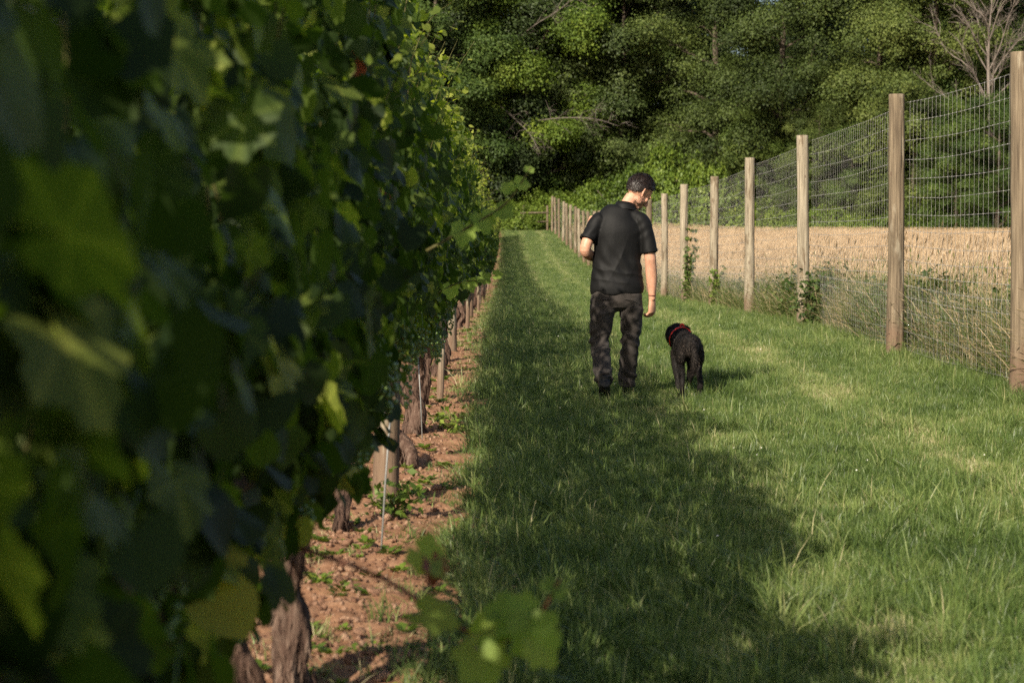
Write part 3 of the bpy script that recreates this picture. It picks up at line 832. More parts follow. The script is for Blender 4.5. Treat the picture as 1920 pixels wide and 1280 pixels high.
VINES = []
for i, y0 in enumerate(vine_y):
    root = empty("grapevine", (ROW_X, y0, gz1(ROW_X, y0)))
    VINES.append(root)
    r = np.random.default_rng(900 + i)
    L_ = (vine_y[i + 1] - vine_y[i - 1]) / 2 if 0 < i < len(vine_y) - 1 else 2.35
    if i < 12:
        tag(root, near_labels[i], "grapevine", "grapevines of the row")
        near = y0 < 14
        n = int((900 if y0 > 14 else 820 if y0 < 4 else 1000) * L_)
        p, Fm, sc, tint, side = canopy(L_ * 1.03, n, r, .55 if y0 < 4 else .61 if y0 < 7 else .76 if y0 < 12 else .56, 2.42 if 11 < y0 < 16 else 2.15, dy=y0)
        if y0 < 4: sc = sc * 1.28
        elif y0 < 7: sc = sc * 1.15
        g = Geo(); gc_ = Geo(); gt = Geo()
        as_obj = np.zeros(n, bool)
        if near and i > 0:
            cand = np.where((side == 0) & (p[:, 2] < 2.3))[0]
            as_obj[r.permutation(cand)[:min(len(cand), 270 if y0 < 10 else 180)]] = True
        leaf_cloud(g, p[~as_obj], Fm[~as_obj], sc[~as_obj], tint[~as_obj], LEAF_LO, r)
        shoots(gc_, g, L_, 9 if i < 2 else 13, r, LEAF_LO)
        # upright canes inside
        for _ in range(int(7 * L_)):
            yy = r.uniform(-L_ / 2, L_ / 2); V, F = tube([(0, yy, .82), (r.normal(0, .08), yy + r.normal(0, .08), 1.4), (r.normal(0, .12), yy + r.normal(0, .14), 1.85)], [.0045, .0035, .0015], 4, 3); gc_.add(V, F)
        fol = tag(link("foliage", g.mesh("foliage", M["vine_leaf"]), root), kind="stuff")
        tag(link("cane", gc_.mesh("cane", M["cane"]), root), kind="stuff")
        for j in np.where(as_obj)[0]:
            dry = r.uniform() < 0.012
            o = link("dry_leaf" if dry else "leaf", LEAF_DRY if dry else LEAF_HI[int(r.integers(0, 7))], root)
            mw = np.eye(4); mw[:3, :3] = Fm[j] * sc[j]; mw[:3, 3] = p[j]
            o.matrix_local = Matrix(mw.tolist())
        spots = {3: [(-.06, -.38, .050, (-.12, -.05)), (.0, .02, .052, (0.0, .05))], 4: [(-.10, .1, .038, (.02, -.08))], 5: [(.0, 0, .045, (-.03, .06))],
                 6: [(.03, 0, .068, (.01, .12))], 8: [(.02, -.2, .06, (0.02, .05)), (.05, .3, .05, (.0, .1))]}.get(i, [(r.normal(0, .03), r.normal(0, .08), .052, (r.normal(0, .04), r.normal(0, .1)))])
        for (x_, y_, rad, ln) in spots:
            gt = Geo(); P = trunk_geo(gt, r, x_, y_, .88, rad, ln, 14)
            for s in (-1, 1):
                V, F = tube([P[-1] - [0, 0, .03], P[-1] + [0, s * .3, .06], P[-1] + [0.01, s * L_ * .46, .03]], [.036, .026, .016], 8, 3); gt.add(V, F)
            if i == 6:   # swelling foot
                V, F = tube([(-.06, .02, -.03), (.02, .0, .06), (.06, .02, .17), (.02, .05, .3)], [.036, .055, .058, .036], 12, 3); gt.add(V + .008 * noise3(V, 40, 6, 2)[:, None], F)
            if i == 5:
                V, F = tube([(.08, -.14, -.02), (.10, -.12, .07), (.06, -.06, .14), (.0, .0, .2)], [.03, .035, .04, .03], 10, 3); gt.add(V, F)
            tmp = gt.mesh("trunk", M["vine_bark"], True); tc_, tn_ = get_co(tmp), get_no(tmp); bpy.data.meshes.remove(tmp)
            SV, SF, SK = strands(tc_, tn_, 420, .075, .0065, lambda p, n: np.tile([0.05, 0, -1.0], (len(p), 1)), r, .16, None, .22, .3); gt.add(SV, SF, SK)
            link("trunk", gt.mesh("trunk", M["vine_bark"], True), root)
        for _ in range(7 if near else 4):
            o = link("grape_cluster", CLUST[int(r.integers(0, 3))], root)
            o.location = (r.uniform(.05, .26), r.uniform(-L_ / 2, L_ / 2), r.uniform(.68, .98)); o.rotation_euler = (r.normal(0, .15), r.normal(0, .15), r.uniform(0, 6)); o.scale = (r.uniform(.85, 1.2),) * 3
    else:
        far = y0 > 60
        tag(root, "leafy grapevine in the far sunlit end of the row past the man" if far else "leafy grapevine in the middle stretch of the row past the last visible trunk", "grapevine",
            "grapevines at the far end of the row" if far else "grapevines in the middle of the row")
        a, b, c = FARV[i % 5]
        flip = 1 if r.uniform() < .5 else -1
        for nm, me in (("foliage", a), ("cane", b), ("trunk", c)):
            o = link(nm, me, root); o.scale = (r.uniform(.92, 1.12), flip, r.uniform(.95, 1.08))
            if nm != "trunk": o["kind"] = "stuff"

# hand placed shoots that lean out over the path
def px(x, y, d):                      # a point of the place at distance d along the path
    return np.array([(x - 945) / FPX * d, d, CAM_H - (y - 430) / FPX * d])
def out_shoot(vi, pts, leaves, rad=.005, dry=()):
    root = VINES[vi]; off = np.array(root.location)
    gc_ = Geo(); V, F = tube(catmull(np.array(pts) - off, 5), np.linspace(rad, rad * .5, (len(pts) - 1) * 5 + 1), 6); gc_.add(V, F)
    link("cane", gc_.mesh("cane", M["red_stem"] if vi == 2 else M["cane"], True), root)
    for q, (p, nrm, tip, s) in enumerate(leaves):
        o = link("dry_leaf" if q in dry else "leaf", LEAF_DRY if q in dry else LEAF_YOUNG_LIT[(q + vi) % 3], root)
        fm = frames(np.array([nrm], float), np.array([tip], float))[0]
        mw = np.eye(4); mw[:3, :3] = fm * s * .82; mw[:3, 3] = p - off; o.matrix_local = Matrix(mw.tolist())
M['red_stem'] = plain('red_stem', (.12, .045, .025), .6)
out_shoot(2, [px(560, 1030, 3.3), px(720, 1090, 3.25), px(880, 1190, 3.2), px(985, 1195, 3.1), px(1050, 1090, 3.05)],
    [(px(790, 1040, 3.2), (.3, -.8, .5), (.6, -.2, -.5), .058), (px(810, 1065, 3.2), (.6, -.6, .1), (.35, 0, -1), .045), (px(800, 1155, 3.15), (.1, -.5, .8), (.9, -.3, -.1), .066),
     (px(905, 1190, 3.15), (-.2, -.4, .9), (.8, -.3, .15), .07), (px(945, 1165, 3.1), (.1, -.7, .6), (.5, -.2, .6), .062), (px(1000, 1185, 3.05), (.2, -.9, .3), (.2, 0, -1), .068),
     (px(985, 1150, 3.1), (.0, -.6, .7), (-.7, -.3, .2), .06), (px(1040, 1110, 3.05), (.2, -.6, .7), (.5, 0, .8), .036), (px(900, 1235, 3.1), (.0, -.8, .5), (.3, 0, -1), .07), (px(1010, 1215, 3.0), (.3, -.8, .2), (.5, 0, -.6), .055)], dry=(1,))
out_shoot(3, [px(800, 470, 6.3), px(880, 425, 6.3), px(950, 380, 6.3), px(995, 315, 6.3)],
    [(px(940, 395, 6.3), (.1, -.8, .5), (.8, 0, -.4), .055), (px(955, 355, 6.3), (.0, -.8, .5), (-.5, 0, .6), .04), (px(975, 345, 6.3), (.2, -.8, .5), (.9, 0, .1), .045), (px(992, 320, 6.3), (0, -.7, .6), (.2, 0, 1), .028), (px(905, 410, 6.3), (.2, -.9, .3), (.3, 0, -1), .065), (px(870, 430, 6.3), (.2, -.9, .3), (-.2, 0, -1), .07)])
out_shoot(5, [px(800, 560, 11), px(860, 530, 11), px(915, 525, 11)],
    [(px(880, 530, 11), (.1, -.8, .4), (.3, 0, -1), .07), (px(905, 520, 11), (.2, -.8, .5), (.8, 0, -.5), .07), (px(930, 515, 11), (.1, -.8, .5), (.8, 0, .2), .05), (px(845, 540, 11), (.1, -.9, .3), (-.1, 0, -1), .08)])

# ------------------------------------------------------------------ trellis: posts, stakes and wires of the vine row
def post_mesh(name, h, rad, mat, seed, n=18, taper=.93, lumps=.05):
    z = np.concatenate([[-.25], np.arange(0, 3.0, .14)]); z = z[z < h - .1]
    z = np.concatenate([z, [h - .05, h - .006, h]])
    R = rad * np.interp(z, [0, h], [1, taper]); R[-1] *= .94
    a = np.linspace(0, 2 * np.pi, n, endpoint=False)
    V = np.array([[r_ * math.cos(b), r_ * math.sin(b), zz] for zz, r_ in zip(z, R) for b in a])
    d = 1 + lumps * noise3(V * [6, 6, 1.4], 1.0, seed, 2) + .6 * lumps * noise3(V * [14, 14, 5], 1.0, seed + 7, 2)
    an = np.arctan2(V[:, 1], V[:, 0]); rq = np.random.default_rng(seed + 1)
    for _ in range(4):                      # drying cracks
        a0 = rq.uniform(-3.1, 3.1); z0, z1 = np.sort(rq.uniform(0, h, 2)); da = np.abs((an - a0 + .1 * np.sin(V[:, 2] * 5) + np.pi) % (2 * np.pi) - np.pi)
        d = d - .17 * np.exp(-(da / .09) ** 2) * (V[:, 2] > z0) * (V[:, 2] < max(z1, z0 + .6))
    V[:, :2] *= d[:, None]
    rr = np.random.default_rng(seed); bend = rr.normal(0, .012, 2)
    V[:, 0] += bend[0] * np.sin(V[:, 2] * 1.3); V[:, 1] += bend[1] * np.sin(V[:, 2] * 1.3)
    k = len(z); i_ = np.arange(k - 1)[:, None] * n; j = np.arange(n)[None]
    F = np.stack([i_ + j, i_ + (j + 1) % n, i_ + n + (j + 1) % n, i_ + n + j], -1).reshape(-1, 4)
    V = np.vstack([V, [V[-n:].mean(0) + [0, 0, -.002]]])
    T = np.stack([np.full(n, len(V) - 1), (k - 1) * n + np.arange(n), (k - 1) * n + (np.arange(n) + 1) % n], -1)
    me = np_mesh(name, V, [F, T], mat, True)
    sm = np.ones(len(me.polygons), bool); sm[-n:] = False; me.polygons.foreach_set("use_smooth", sm)
    return me

trellis = empty("vine_trellis", (ROW_X, 0, 0))
tag(trellis, "wooden posts and wires that carry the long row of grapevines", "trellis")
TP = [post_mesh("post", 2.0, .066, M["post"], 300 + k, 32) for k in range(3)]
TS = [post_mesh("stake", 1.5, .028, M["post"], 310 + k, 10) for k in range(3)]
for k, y_ in enumerate([-2.0, 9.75, 15.8, 21.9, 27.6] + list(np.arange(33.6, 140, 6.0))):
    thick = k % 2 == 1
    o = link("post" if thick else "stake", (TP if thick else TS)[k % 3], trellis)
    o.location = (.035 if thick else .11, y_, gz1(ROW_X, y_)); o.rotation_euler = (random.gauss(0, .02), random.gauss(0, .02), random.uniform(0, 6))
yy = np.concatenate([np.arange(-3, 30, 1.5), np.arange(30, 142, 6)])
for zw in (.86, 1.25, 1.62, 1.95):
    for s in ((-.06, .06) if zw > 1 else (0,)):
        pts = np.stack([np.full(len(yy), s), yy, gz(np.full(len(yy), ROW_X), yy) + zw], -1)
        V, F = tube(pts, np.full(len(pts), .0016), 4); link("wire", Geo().add(V, F).mesh("wire", M["trellis_wire"], True), trellis)
for k, (xx, y_, h, lx) in enumerate([(.10, 8.25, .62, .05), (.10, 12.72, .55, -.03), (.06, 18.0, .6, .02)]):
    V, F = tube([(0, 0, -.1), (lx * .5, .01, h * .5), (lx, 0, h)], [.004, .004, .004], 6)
    o = link("vine_rod", Geo().add(V, F).mesh("vine_rod", M["rod"], True)); o.location = (ROW_X + xx, y_, gz1(ROW_X, y_))
    tag(o, ["thin leaning metal rod beside the slim vine trunk near the bottom", "thin metal rod against the bulging S shaped vine trunk", "thin metal rod by the pair of pale shaggy vine trunks"][k], "rod", "rods beside the vines")

# ------------------------------------------------------------------ tall wire deer fence
FX = 4.25
fence = empty("wire_fence", (FX, 0, 0))
tag(fence, "tall deer fence of round wooden posts and woven wire beside the dry field", "fence")
FH = 2.77
fy = [10.2, 16.1, 21.0, 28.7, 35.2, 41.7, 46.8, 52.3] + list(np.linspace(58.2, 153, 17))
fxo = [-.05, -.05, -.12, .06, .09, .13, .02, -.05] + [0.0] * 17
PM = [post_mesh("post", FH, .092, M["brown_post"] if k in (1, 2) else M["post"], 400 + k, 36) for k in range(7)]
fpos = []
for k, y_ in enumerate(fy):
    dx = fxo[k] - (0.55 * max(0, (y_ - 110) / 43) ** 1.5)
    o = link("post", PM[k % 7], fence)
    o.location = (dx, y_, gz1(FX + dx, y_)); 
    ln = 0.010 if k < 8 else .014
    o.rotation_euler = (random.gauss(0, ln), random.gauss(0, ln), random.uniform(0, 6.28))
    w = random.uniform(.93, 1.06); o.scale = (w, w, random.uniform(.985, 1.015))
    fpos.append((dx, y_, gz1(FX + dx, y_)))
def wire_span(p, q, first):
    g = Geo(); d = np.array(q) - np.array(p); Ls = np.linalg.norm(d[:2]); off = np.array([.098, 0, 0])
    ztop = 2.69; rows = list(ztop - np.array([0, .2, .4, .6, .8, .99, 1.17, 1.34, 1.5, 1.65, 1.79, 1.92, 2.04, 2.2, 2.4, 2.58]))
    a = np.array(p) + off; b = np.array(q) + off
    m = 7; t = np.linspace(0, 1, m)
    sag = -.035 * np.sin(np.pi * t)
    ground = gz(FX + np.interp(t, [0, 1], [p[0], q[0]]), a[1] + d[1] * t)
    base = a[None] + (b - a)[None] * t[:, None]
    far = p[1] > 58
    panel = empty("wire_panel", (0, 0, 0)); panel.parent = fence
    for k, z in enumerate(rows):
        pts = base + np.stack([.012 * np.sin(t * 9 + k), 0 * t, z + sag * (1 - .3 * k / 12) + random.gauss(0, .006) * np.sin(t * 6.28)], -1)
        V, F = tube(pts, np.full(m, .0019), 4, ref=(0, 0, 1), caps=False)
        if far: g.add(V, F)
        else: link("horizontal_wire", Geo().add(V, F).mesh("horizontal_wire", M["wire"], True), panel)
        if not far and k < 13:
            nk = int(Ls / .165)
            for s_ in range(1, nk):
                tt = s_ / nk; c = np.array([np.interp(tt, t, pts[:, e]) for e in range(3)])
                V, F = ellipsoid(c, (.0042, .0042, .0060), None, 4, 3); g.add(V, F)
    nv = int(Ls / (.165 if not far else .33))
    for s_ in range(1, nv):
        tt = s_ / nv; c = a + (b - a) * tt; sg = -.035 * math.sin(math.pi * tt)
        jx = random.gauss(0, .004)
        V, F = tube([c + [0, jx, ztop + sg], c + [.004, random.gauss(0, .006), 1.5 + sg], c + [0, random.gauss(0, .006), .10]], [.0015] * 3, 3, caps=False); g.add(V, F)
    if not far:                      # finer mesh along the bottom
        nv = int(Ls / .075)
        for s_ in range(1, nv):
            tt = s_ / nv; c = a + (b - a) * tt + [.012, 0, 0]
            V, F = tube([c + [0, 0, .02], c + [0, random.gauss(0, .004), .78]], [.0007] * 2, 3, caps=False); g.add(V, F)
        for z in np.arange(.06, .79, .075):
            V, F = tube(base + [.012, 0, z] , np.full(m, .0008), 3, ref=(0, 0, 1), caps=False); g.add(V, F)
    tag(link("wire_mesh", g.mesh("wire_mesh", M["wire"], True), panel), kind="stuff")
for k in range(len(fpos) - 1): wire_span(fpos[k], fpos[k + 1], k)

# timber gateway at the far end of the path
gw = empty("rail_fence", (3.4, 156, gz1(3.4, 156)))
tag(gw, "low timber rail fence at the far end of the path", "fence")
GP = post_mesh("post", 2.0, .09, M["brown_post"], 444, 12)
for xx in (0.0, -1.9, -3.9): o = link("post", GP, gw); o.location = (xx, 0, 0)
for zz in (1.42, .72):
    V, F = tube([(-4.0, -.1, zz - .03), (-2, -.1, zz), (0.1, -.1, zz + .02)], [.06, .065, .06], 10); link("rail", Geo().add(V, F).mesh("rail", M["brown_post"], True), gw)

# ------------------------------------------------------------------ trees
DIA = (np.array([[0, -.5, 0], [.34, 0, .07], [0, .55, -.05], [-.34, 0, .07]]), np.zeros((0, 3), int), np.array([[0, 1, 2, 3]]))
def limb(g, p0, p1, r0, r1, r, n=6, wob=.12, sub=3):
    p0 = np.array(p0, float); p1 = np.array(p1, float); L_ = np.linalg.norm(p1 - p0)
    a = p0 + (p1 - p0) * .35 + r.normal(0, wob * L_ * .5, 3) + [0, 0, .05 * L_]; b = p0 + (p1 - p0) * .7 + r.normal(0, wob * L_ * .5, 3) + [0, 0, .05 * L_]
    V, F = tube([p0, a, b, p1], [r0, r0 * .75 + r1 * .25, r0 * .4 + r1 * .6, r1], n, sub); g.add(V, F)
    return catmull([p0, a, b, p1], 4)

def tree_meshes(seed, H, W, clear, npuff, per, leaf, style):
    """trunk with limbs, and a crown of leaf sprays carried by branch tips"""
    r = np.random.default_rng(seed)
    gt, gl = Geo(), Geo()
    lean = r.normal(0, .5, 2)
    tr = catmull([(0, 0, -.3), (lean[0] * .2, lean[1] * .2, H * .3), (lean[0] * .7, lean[1] * .7, H * .62), (lean[0], lean[1], H * .92)], 5)
    V, F = tube(tr, np.linspace(.02 * H, .003 * H, len(tr)), 10); gt.add(V, F)
    cen, rad = [], []
    nb = 21
    for k in range(nb):
        t = (k + r.uniform(.2, .8)) / nb
        z = clear + 1.2 + (H - clear - 2.0) * t
        zz = (z - clear) / (H - clear)
        env = W * (0.55 + 0.45 * math.sin(min(1, zz * 1.25 + .22) * math.pi * .62)) * (1 - max(0, zz - .68) ** 1.5 * 3.4)
        a = k * 2.399 + r.normal(0, .35); q = max(0, env - .30 * W) * r.uniform(.75, 1.2)
        bc = np.array([q * math.cos(a) + np.interp(z, tr[:, 2], tr[:, 0]), q * math.sin(a) + np.interp(z, tr[:, 2], tr[:, 1]), z])
        RL = W * r.uniform(.30, .46)
        j = int(np.clip(np.searchsorted(tr[:, 2], z - q * .6), 1, len(tr) - 1))
        bough = limb(gt, tr[j], bc, .009 * H * (1.15 - zz), .03, r, 6)
        for w_ in range(max(3, npuff // nb)):
            d = norm(r.normal(size=3) * [1, 1, .7] + [.25 * math.cos(a), .25 * math.sin(a), .15])
            c = bc + d * RL * r.uniform(.35, 1.25) * [1, 1, .8]
            cen.append(c); rad.append(r.uniform(.8, 1.5))
            if w_ % 2 == 0: limb(gt, bough[int(r.integers(5, len(bough)))], c, .03, .012, r, 4)
    for c, R in zip(cen, rad):
        m = int(per * .62 * r.uniform(.7, 1.3) * R ** 1.6)
        # each puff is a handful of drooping sprays
        ns = max(5, m // 16)
        sd = norm(r.normal(size=(ns, 3)) * [1, 1, .8] + [0, 0, .3])
        sr = R * r.uniform(.40, 1.08, ns)
        sc_ = c + sd * sr[:, None] * [1.15, 1.15, .8]
        pick = r.integers(0, ns, m)
        spread = {"broad": .30, "feather": .33, "vine": .27, "shrub": .2}[style] * R
        pos = sc_[pick] + r.normal(0, 1, (m, 3)) * spread * np.array([1.15, 1.15, .62])
        if style in ("feather", "vine"): pos[:, 2] -= np.abs(r.normal(0, .28 * R, m)) * (r.uniform(size=m) < .6)
        out = norm(pos - c + [0, 0, .35 * R])
        nrm = out * 1.1 + r.normal(0, .45, (m, 3)) + [0, 0, .25]
        tip = r.normal(0, .7, (m, 3)) + [0, 0, -.7] + out * .4
        tint = np.clip(.42 + .08 * r.normal(size=m) + .13 * r.normal() + .11 * r.normal(size=ns)[pick], .02, .98)
        leaf_cloud(gl, pos, frames(nrm, tip), leaf * r.uniform(.6, 1.35, m), tint, [DIA], r)
    return gt, gl

def bare_tree(seed, H, spread, n1, r0):
    r = np.random.default_rng(seed); g = Geo()
    tr = catmull([(0, 0, -.2), (.15, 0, H * .35), (-.05, .1, H * .7), (.25, 0, H)], 6)
    V, F = tube(tr, np.linspace(r0, .02, len(tr)), 9); g.add(V, F)
    for k in range(n1):
        t = .40 + .56 * (k + r.uniform()) / n1; j = int(t * (len(tr) - 1)); a = k * 2.4 + r.normal(0, .4); L_ = spread * (1.25 - t) * r.uniform(.7, 1.2)
        e = tr[j] + np.array([math.cos(a) * L_, math.sin(a) * L_ * .7, L_ * r.uniform(.7, 1.7)])
        pp = limb(g, tr[j], e, r0 * .42 * (1.15 - t), .012, r, 6, .10)
        for q in range(10):
            s = pp[int(r.integers(3, len(pp)))]; d = norm(e - tr[j]) + r.normal(0, .42, 3) + [0, 0, .1]
            e2 = s + norm(d) * L_ * r.uniform(.25, .55); p2 = limb(g, s, e2, .020, .007, r, 4, .10)
            for w in range(5):
                s3 = p2[int(r.integers(2, len(p2)))]; e3 = s3 + norm(norm(d) + r.normal(0, .5, 3)) * L_ * r.uniform(.1, .28); limb(g, s3, e3, .010, .005, r, 3, .1, 2)
    return g

TREE = {}
def make_kind(key, mat, variants, **kw):
    TREE[key] = []
    for s in variants:
        gt, gl = tree_meshes(s, **kw)
        TREE[key].append((gt.mesh("trunk", M["bark"], True), gl.mesh("crown", M[mat])))
make_kind("green", "tree_green", (1, 2), H=23, W=5.8, clear=.6, npuff=176, per=980, leaf=0.180, style="broad")
make_kind("lime", "tree_lime", (3,), H=23, W=5.2, clear=.3, npuff=176, per=980, leaf=0.169, style="vine")
make_kind("olive", "tree_olive", (5, 6), H=24, W=6.0, clear=.6, npuff=184, per=980, leaf=0.169, style="feather")
make_kind("dark", "tree_dark", (7,), H=22.5, W=5.6, clear=.5, npuff=170, per=945, leaf=0.180, style="broad")
SHRUB = []
for s in (11, 12, 13):
    r = np.random.default_rng(s); gl, gt = Geo(), Geo()
    for k in range(46):
        a = k * 2.4; q = 3.0 * math.sqrt((k + .5) / 46); hz = 2.9 * (1 - (q / 3.4) ** 2) * r.uniform(.75, 1.05)
        for zz in np.arange(hz, -.2, -1.1):
            c = np.array([q * math.cos(a), q * math.sin(a), max(.2, zz)]); m = 300
            sd = norm(r.normal(size=(14, 3)) + [0, 0, .4]); sp = c + sd * r.uniform(.25, .7, (14, 1)); pk = r.integers(0, 14, m)
            pos = sp[pk] + r.normal(0, .13, (m, 3)); out = norm(pos - [0, 0, -1.5])
            leaf_cloud(gl, pos, frames(out + r.normal(0, .5, (m, 3)), r.normal(0, .7, (m, 3)) + [0, 0, -.7]), .165 * r.uniform(.6, 1.3, m), np.clip(.45 + .15 * r.normal(size=m) + .1 * r.normal(size=14)[pk], .02, .98), [DIA], r)
    for k in range(9): limb(gt, (0, 0, -.1), (r.normal(0, 1.2), r.normal(0, 1.2), 2.2), .06, .02, r, 5)
    SHRUB.append((gt.mesh("stem", M["bark"], True), gl.mesh("foliage", M["shrub"])))

def put_tree(name, parts, pxx, Yd, scale, label, cat, group, names=("trunk", "crown"), sq=1.0, rz=None, dz=0.0):
    X_ = (pxx - 945) * Yd / FPX
    o = empty(name, (X_, Yd, gz1(X_, Yd) - .1 + dz), random.uniform(0, 6.28) if rz is None else rz)
    tag(o, label, cat, group)
    for nm, me in zip(names, parts):
        c = link(nm, me, o); c.scale = (scale, scale, scale * sq)
    return o

front = [
 ("green", 0, 640, 158, 1.05, "green tree behind the vines, leftmost of the wood"),
 ("dark", 0, 735, 160, 1.0, "dark tree showing just above the vine tops"),
 ("green", 1, 815, 158, 1.0, "grey green tree rising beside the lit vine tops"),
 ("dark", 1, 895, 163, 1.05, "dusky green tree with bare twigs above the end of the vine row"),
 ("lime", 0, 985, 164, 1.08, "yellow green creeper-hung tree above the far end of the path"),
 ("lime", 1, 1075, 168, 1.12, "yellow green creeper-covered tree straight above the last fence posts"),
 ("dark", 0, 1165, 166, 1.05, "dark glossy tree above the man's head"),
 ("green", 0, 1243, 172, 0.98, "mid green tree right of the man's head, by the sky gap"),
 ("olive", 0, 1345, 162, 1.05, "tall olive green tree behind the round bank of shrubs"),
 ("olive", 1, 1452, 155, 1.0, "broad olive tree with drooping sprays behind the middle fence posts"),
 ("dark", 1, 1545, 178, 0.92, "dark tree in the gap between two olive trees"),
 ("olive", 1, 1630, 152, 0.98, "olive green tree above the second tall post from the edge"),
 ("olive", 0, 1735, 148, 0.93, "olive green tree directly left of the bare dead tree"),
 ("green", 1, 1832, 160, 0.95, "green tree behind the bare dead tree"),
 ("green", 0, 1925, 150, 1.0, "green tree at the right edge of the wood"),
]
for kd, v, pxx, Yd, sc, lab in front:
    put_tree("leafy_tree", TREE[kd][v % len(TREE[kd])], pxx, Yd, sc, lab, "tree", "trees at the edge of the wood")
young = [("green", 1, 1415, 153, .50, "young tree filling the dark gap right of the shrub bank"), ("olive", 0, 1530, 150, .52, "young tree in the wood behind the third tall post"), ("green", 0, 1600, 149, .46, "young green tree between the third and second tall posts"),
 ("olive", 1, 1705, 145, .55, "young olive tree low behind the second tall post"), ("green", 1, 1790, 140, .50, "young green tree seen through the last wire panel"), ("green", 0, 1868, 137.5, .52, "young green tree hiding the foot of the bare dead tree")]
for kd, v, pxx, Yd, sc, lab in young:
    put_tree("young_tree", TREE[kd][v % len(TREE[kd])], pxx, Yd, sc, lab, "tree", "young trees at the edge of the wood", dz=-1.6)
for k, (pxx, Yd) in enumerate([(-700, 175), (-560, 180), (-420, 176), (-290, 181), (-160, 175), (-40, 180), (80, 176), (190, 181), (300, 175), (400, 180), (490, 176), (575, 184), (690, 190), (790, 187), (860, 192), (940, 190), (1030, 192), (1120, 190), (1200, 196), (1310, 188), (1400, 186), (1495, 196), (1590, 190), (1690, 186), (1785, 192), (1880, 188), (1975, 190)]):
    kd = ("dark", "dark", "dark", "green")[k % 4]
    put_tree("leafy_tree", TREE[kd][k % len(TREE[kd])], pxx, Yd, random.uniform(.95, 1.12), "dark tree of the second rank showing through gaps in the wood", "tree", "trees deeper in the wood")
dead = bare_tree(21, 19, 5.4, 24, .23)
o = empty("dead_tree", ((1850 - 945) * 141.5 / FPX, 141.5, gz1(34, 141.5) - .1)); tag(o, "bare dead tree with pale branches at the top right", "tree")
link("trunk", dead.mesh("trunk", M["dead_wood"], True), o)
r = np.random.default_rng(5)
for (pxx, pyy, Yd, L_, d0, lab) in ((1040, 225, 154, 5.0, (1, -.2, -.12), "long bare forked branch hanging across the dark middle of the wood"), (985, 60, 156, 4.5, (.8, -.2, .5), "grey tangle of bare twigs high in the wood above the path"), (955, 215, 156, 4.0, (.7, -.2, -.9), "thin bare branch slanting down above the end of the vines")):
    g = Geo(); d0 = norm(d0)
    pp = limb(g, d0 * [-1.2, 0, -1.2] + [0, 4.5, 0], d0 * L_, .045, .010, r, 6, .06)
    for q in range(14):
        s = pp[int(r.integers(2, len(pp)))]; e = s + norm(d0 + r.normal(0, .7, 3)) * L_ * r.uniform(.2, .5); p2 = limb(g, s, e, .016, .007, r, 4, .12)
        for w in range(4): s3 = p2[int(r.integers(2, len(p2)))]; limb(g, s3, s3 + norm(d0 + r.normal(0, .7, 3)) * L_ * .16, .010, .005, r, 3, .1, 2)
    o = link("bare_branch", g.mesh("bare_branch", M["dead_wood"], True)); o.location = px(pxx, pyy, Yd); tag(o, lab, "branch", "bare branches in the wood")

shr = [(965, 157, .75, 1.0, "dark leafy bush beside the end of the vine row"), (1012, 160, .85, 1.15, "leafy bush behind the timber rail fence"), (1062, 163, .9, 1.0, "leafy bush just beyond the last tall fence posts"),
 (1120, 152, .95, 1.3, "green bush behind the man's shoulder"), (1185, 151, 1.05, 1.5, "green bush behind the man's head"), (1250, 150, 1.15, 1.75, "rounded bright green bush, tallest of the bank right of the man"), (1322, 150, 1.1, 1.68, "rounded bright green bush at the right end of the tall bank"),
 (1382, 149, .85, 1.2, "low green bush behind the fourth tall post"), (1440, 150, .8, 1.2, "low bush between the fourth and third tall posts"), (1505, 149, .8, 1.2, "low bush behind the third tall post"), (1565, 148, .8, 1.2, "low bush just right of the third tall post"),
 (1625, 147, .8, 1.2, "low bush left of the second tall post"), (1690, 146, .85, 1.45, "low bush behind the second tall post"), (1750, 145, .95, 1.45, "bright low bush in the last wire panel, next to the second post"), (1815, 144, .95, 1.45, "bright low bush in the middle of the last wire panel"), (1880, 143, .95, 1.45, "bright low bush beside the nearest post"), (1945, 143, .95, 1.45, "bright low bush at the right edge of the field")]
for k, (pxx, Yd, sc, sq, lab) in enumerate(shr):
    put_tree("bush", SHRUB[k % 3], pxx, Yd, sc, lab, "bush", "bushes along the edge of the wood", ("stem", "foliage"), sq)

# plants on the fence line
def leafy_plant(name, seed, h, w, nst, leaf, mat, label, loc, climb=False, cat="plant"):
    r = np.random.default_rng(seed); gs, gl = Geo(), Geo()
    for k in range(nst):
        a = r.uniform(0, 6.28); hh = h * r.uniform(.5, 1.05); ww = w * r.uniform(.2, 1)
        if climb: pts = catmull([(0, 0, 0), (r.normal(0, .06), r.normal(0, .06), hh * .4), (r.normal(0, .1), r.normal(0, .1), hh)], 5)
        else: pts = catmull([(0, 0, 0), (math.cos(a) * ww * .4, math.sin(a) * ww * .4, hh * .6), (math.cos(a) * ww, math.sin(a) * ww, hh)], 5)
        V, F = tube(pts, np.linspace(.005, .0015, len(pts)), 4); gs.add(V, F)
        m = int(34 * hh / .6) + 8
        ii = r.integers(1, len(pts), m)
        wz = (1 - .65 * pts[ii, 2] / h)[:, None] if climb else 1.0
        pos = pts[ii] + r.normal(0, .055, (m, 3)) * wz
        leaf_cloud(gl, pos, frames(r.normal(0, .6, (m, 3)) + [0, -.3, .8], r.normal(0, .8, (m, 3)) + [0, 0, -.3]), leaf * r.uniform(.6, 1.3, m), np.clip(.42 + .2 * r.normal(size=m), .02, .98), [DIA], r)
    o = empty(name, loc); tag(o, label, cat)
    link("stem", gs.mesh("stem", M["cane"], True), o); tag(link("leaves", gl.mesh("leaves", mat), o), kind="stuff")
    return o
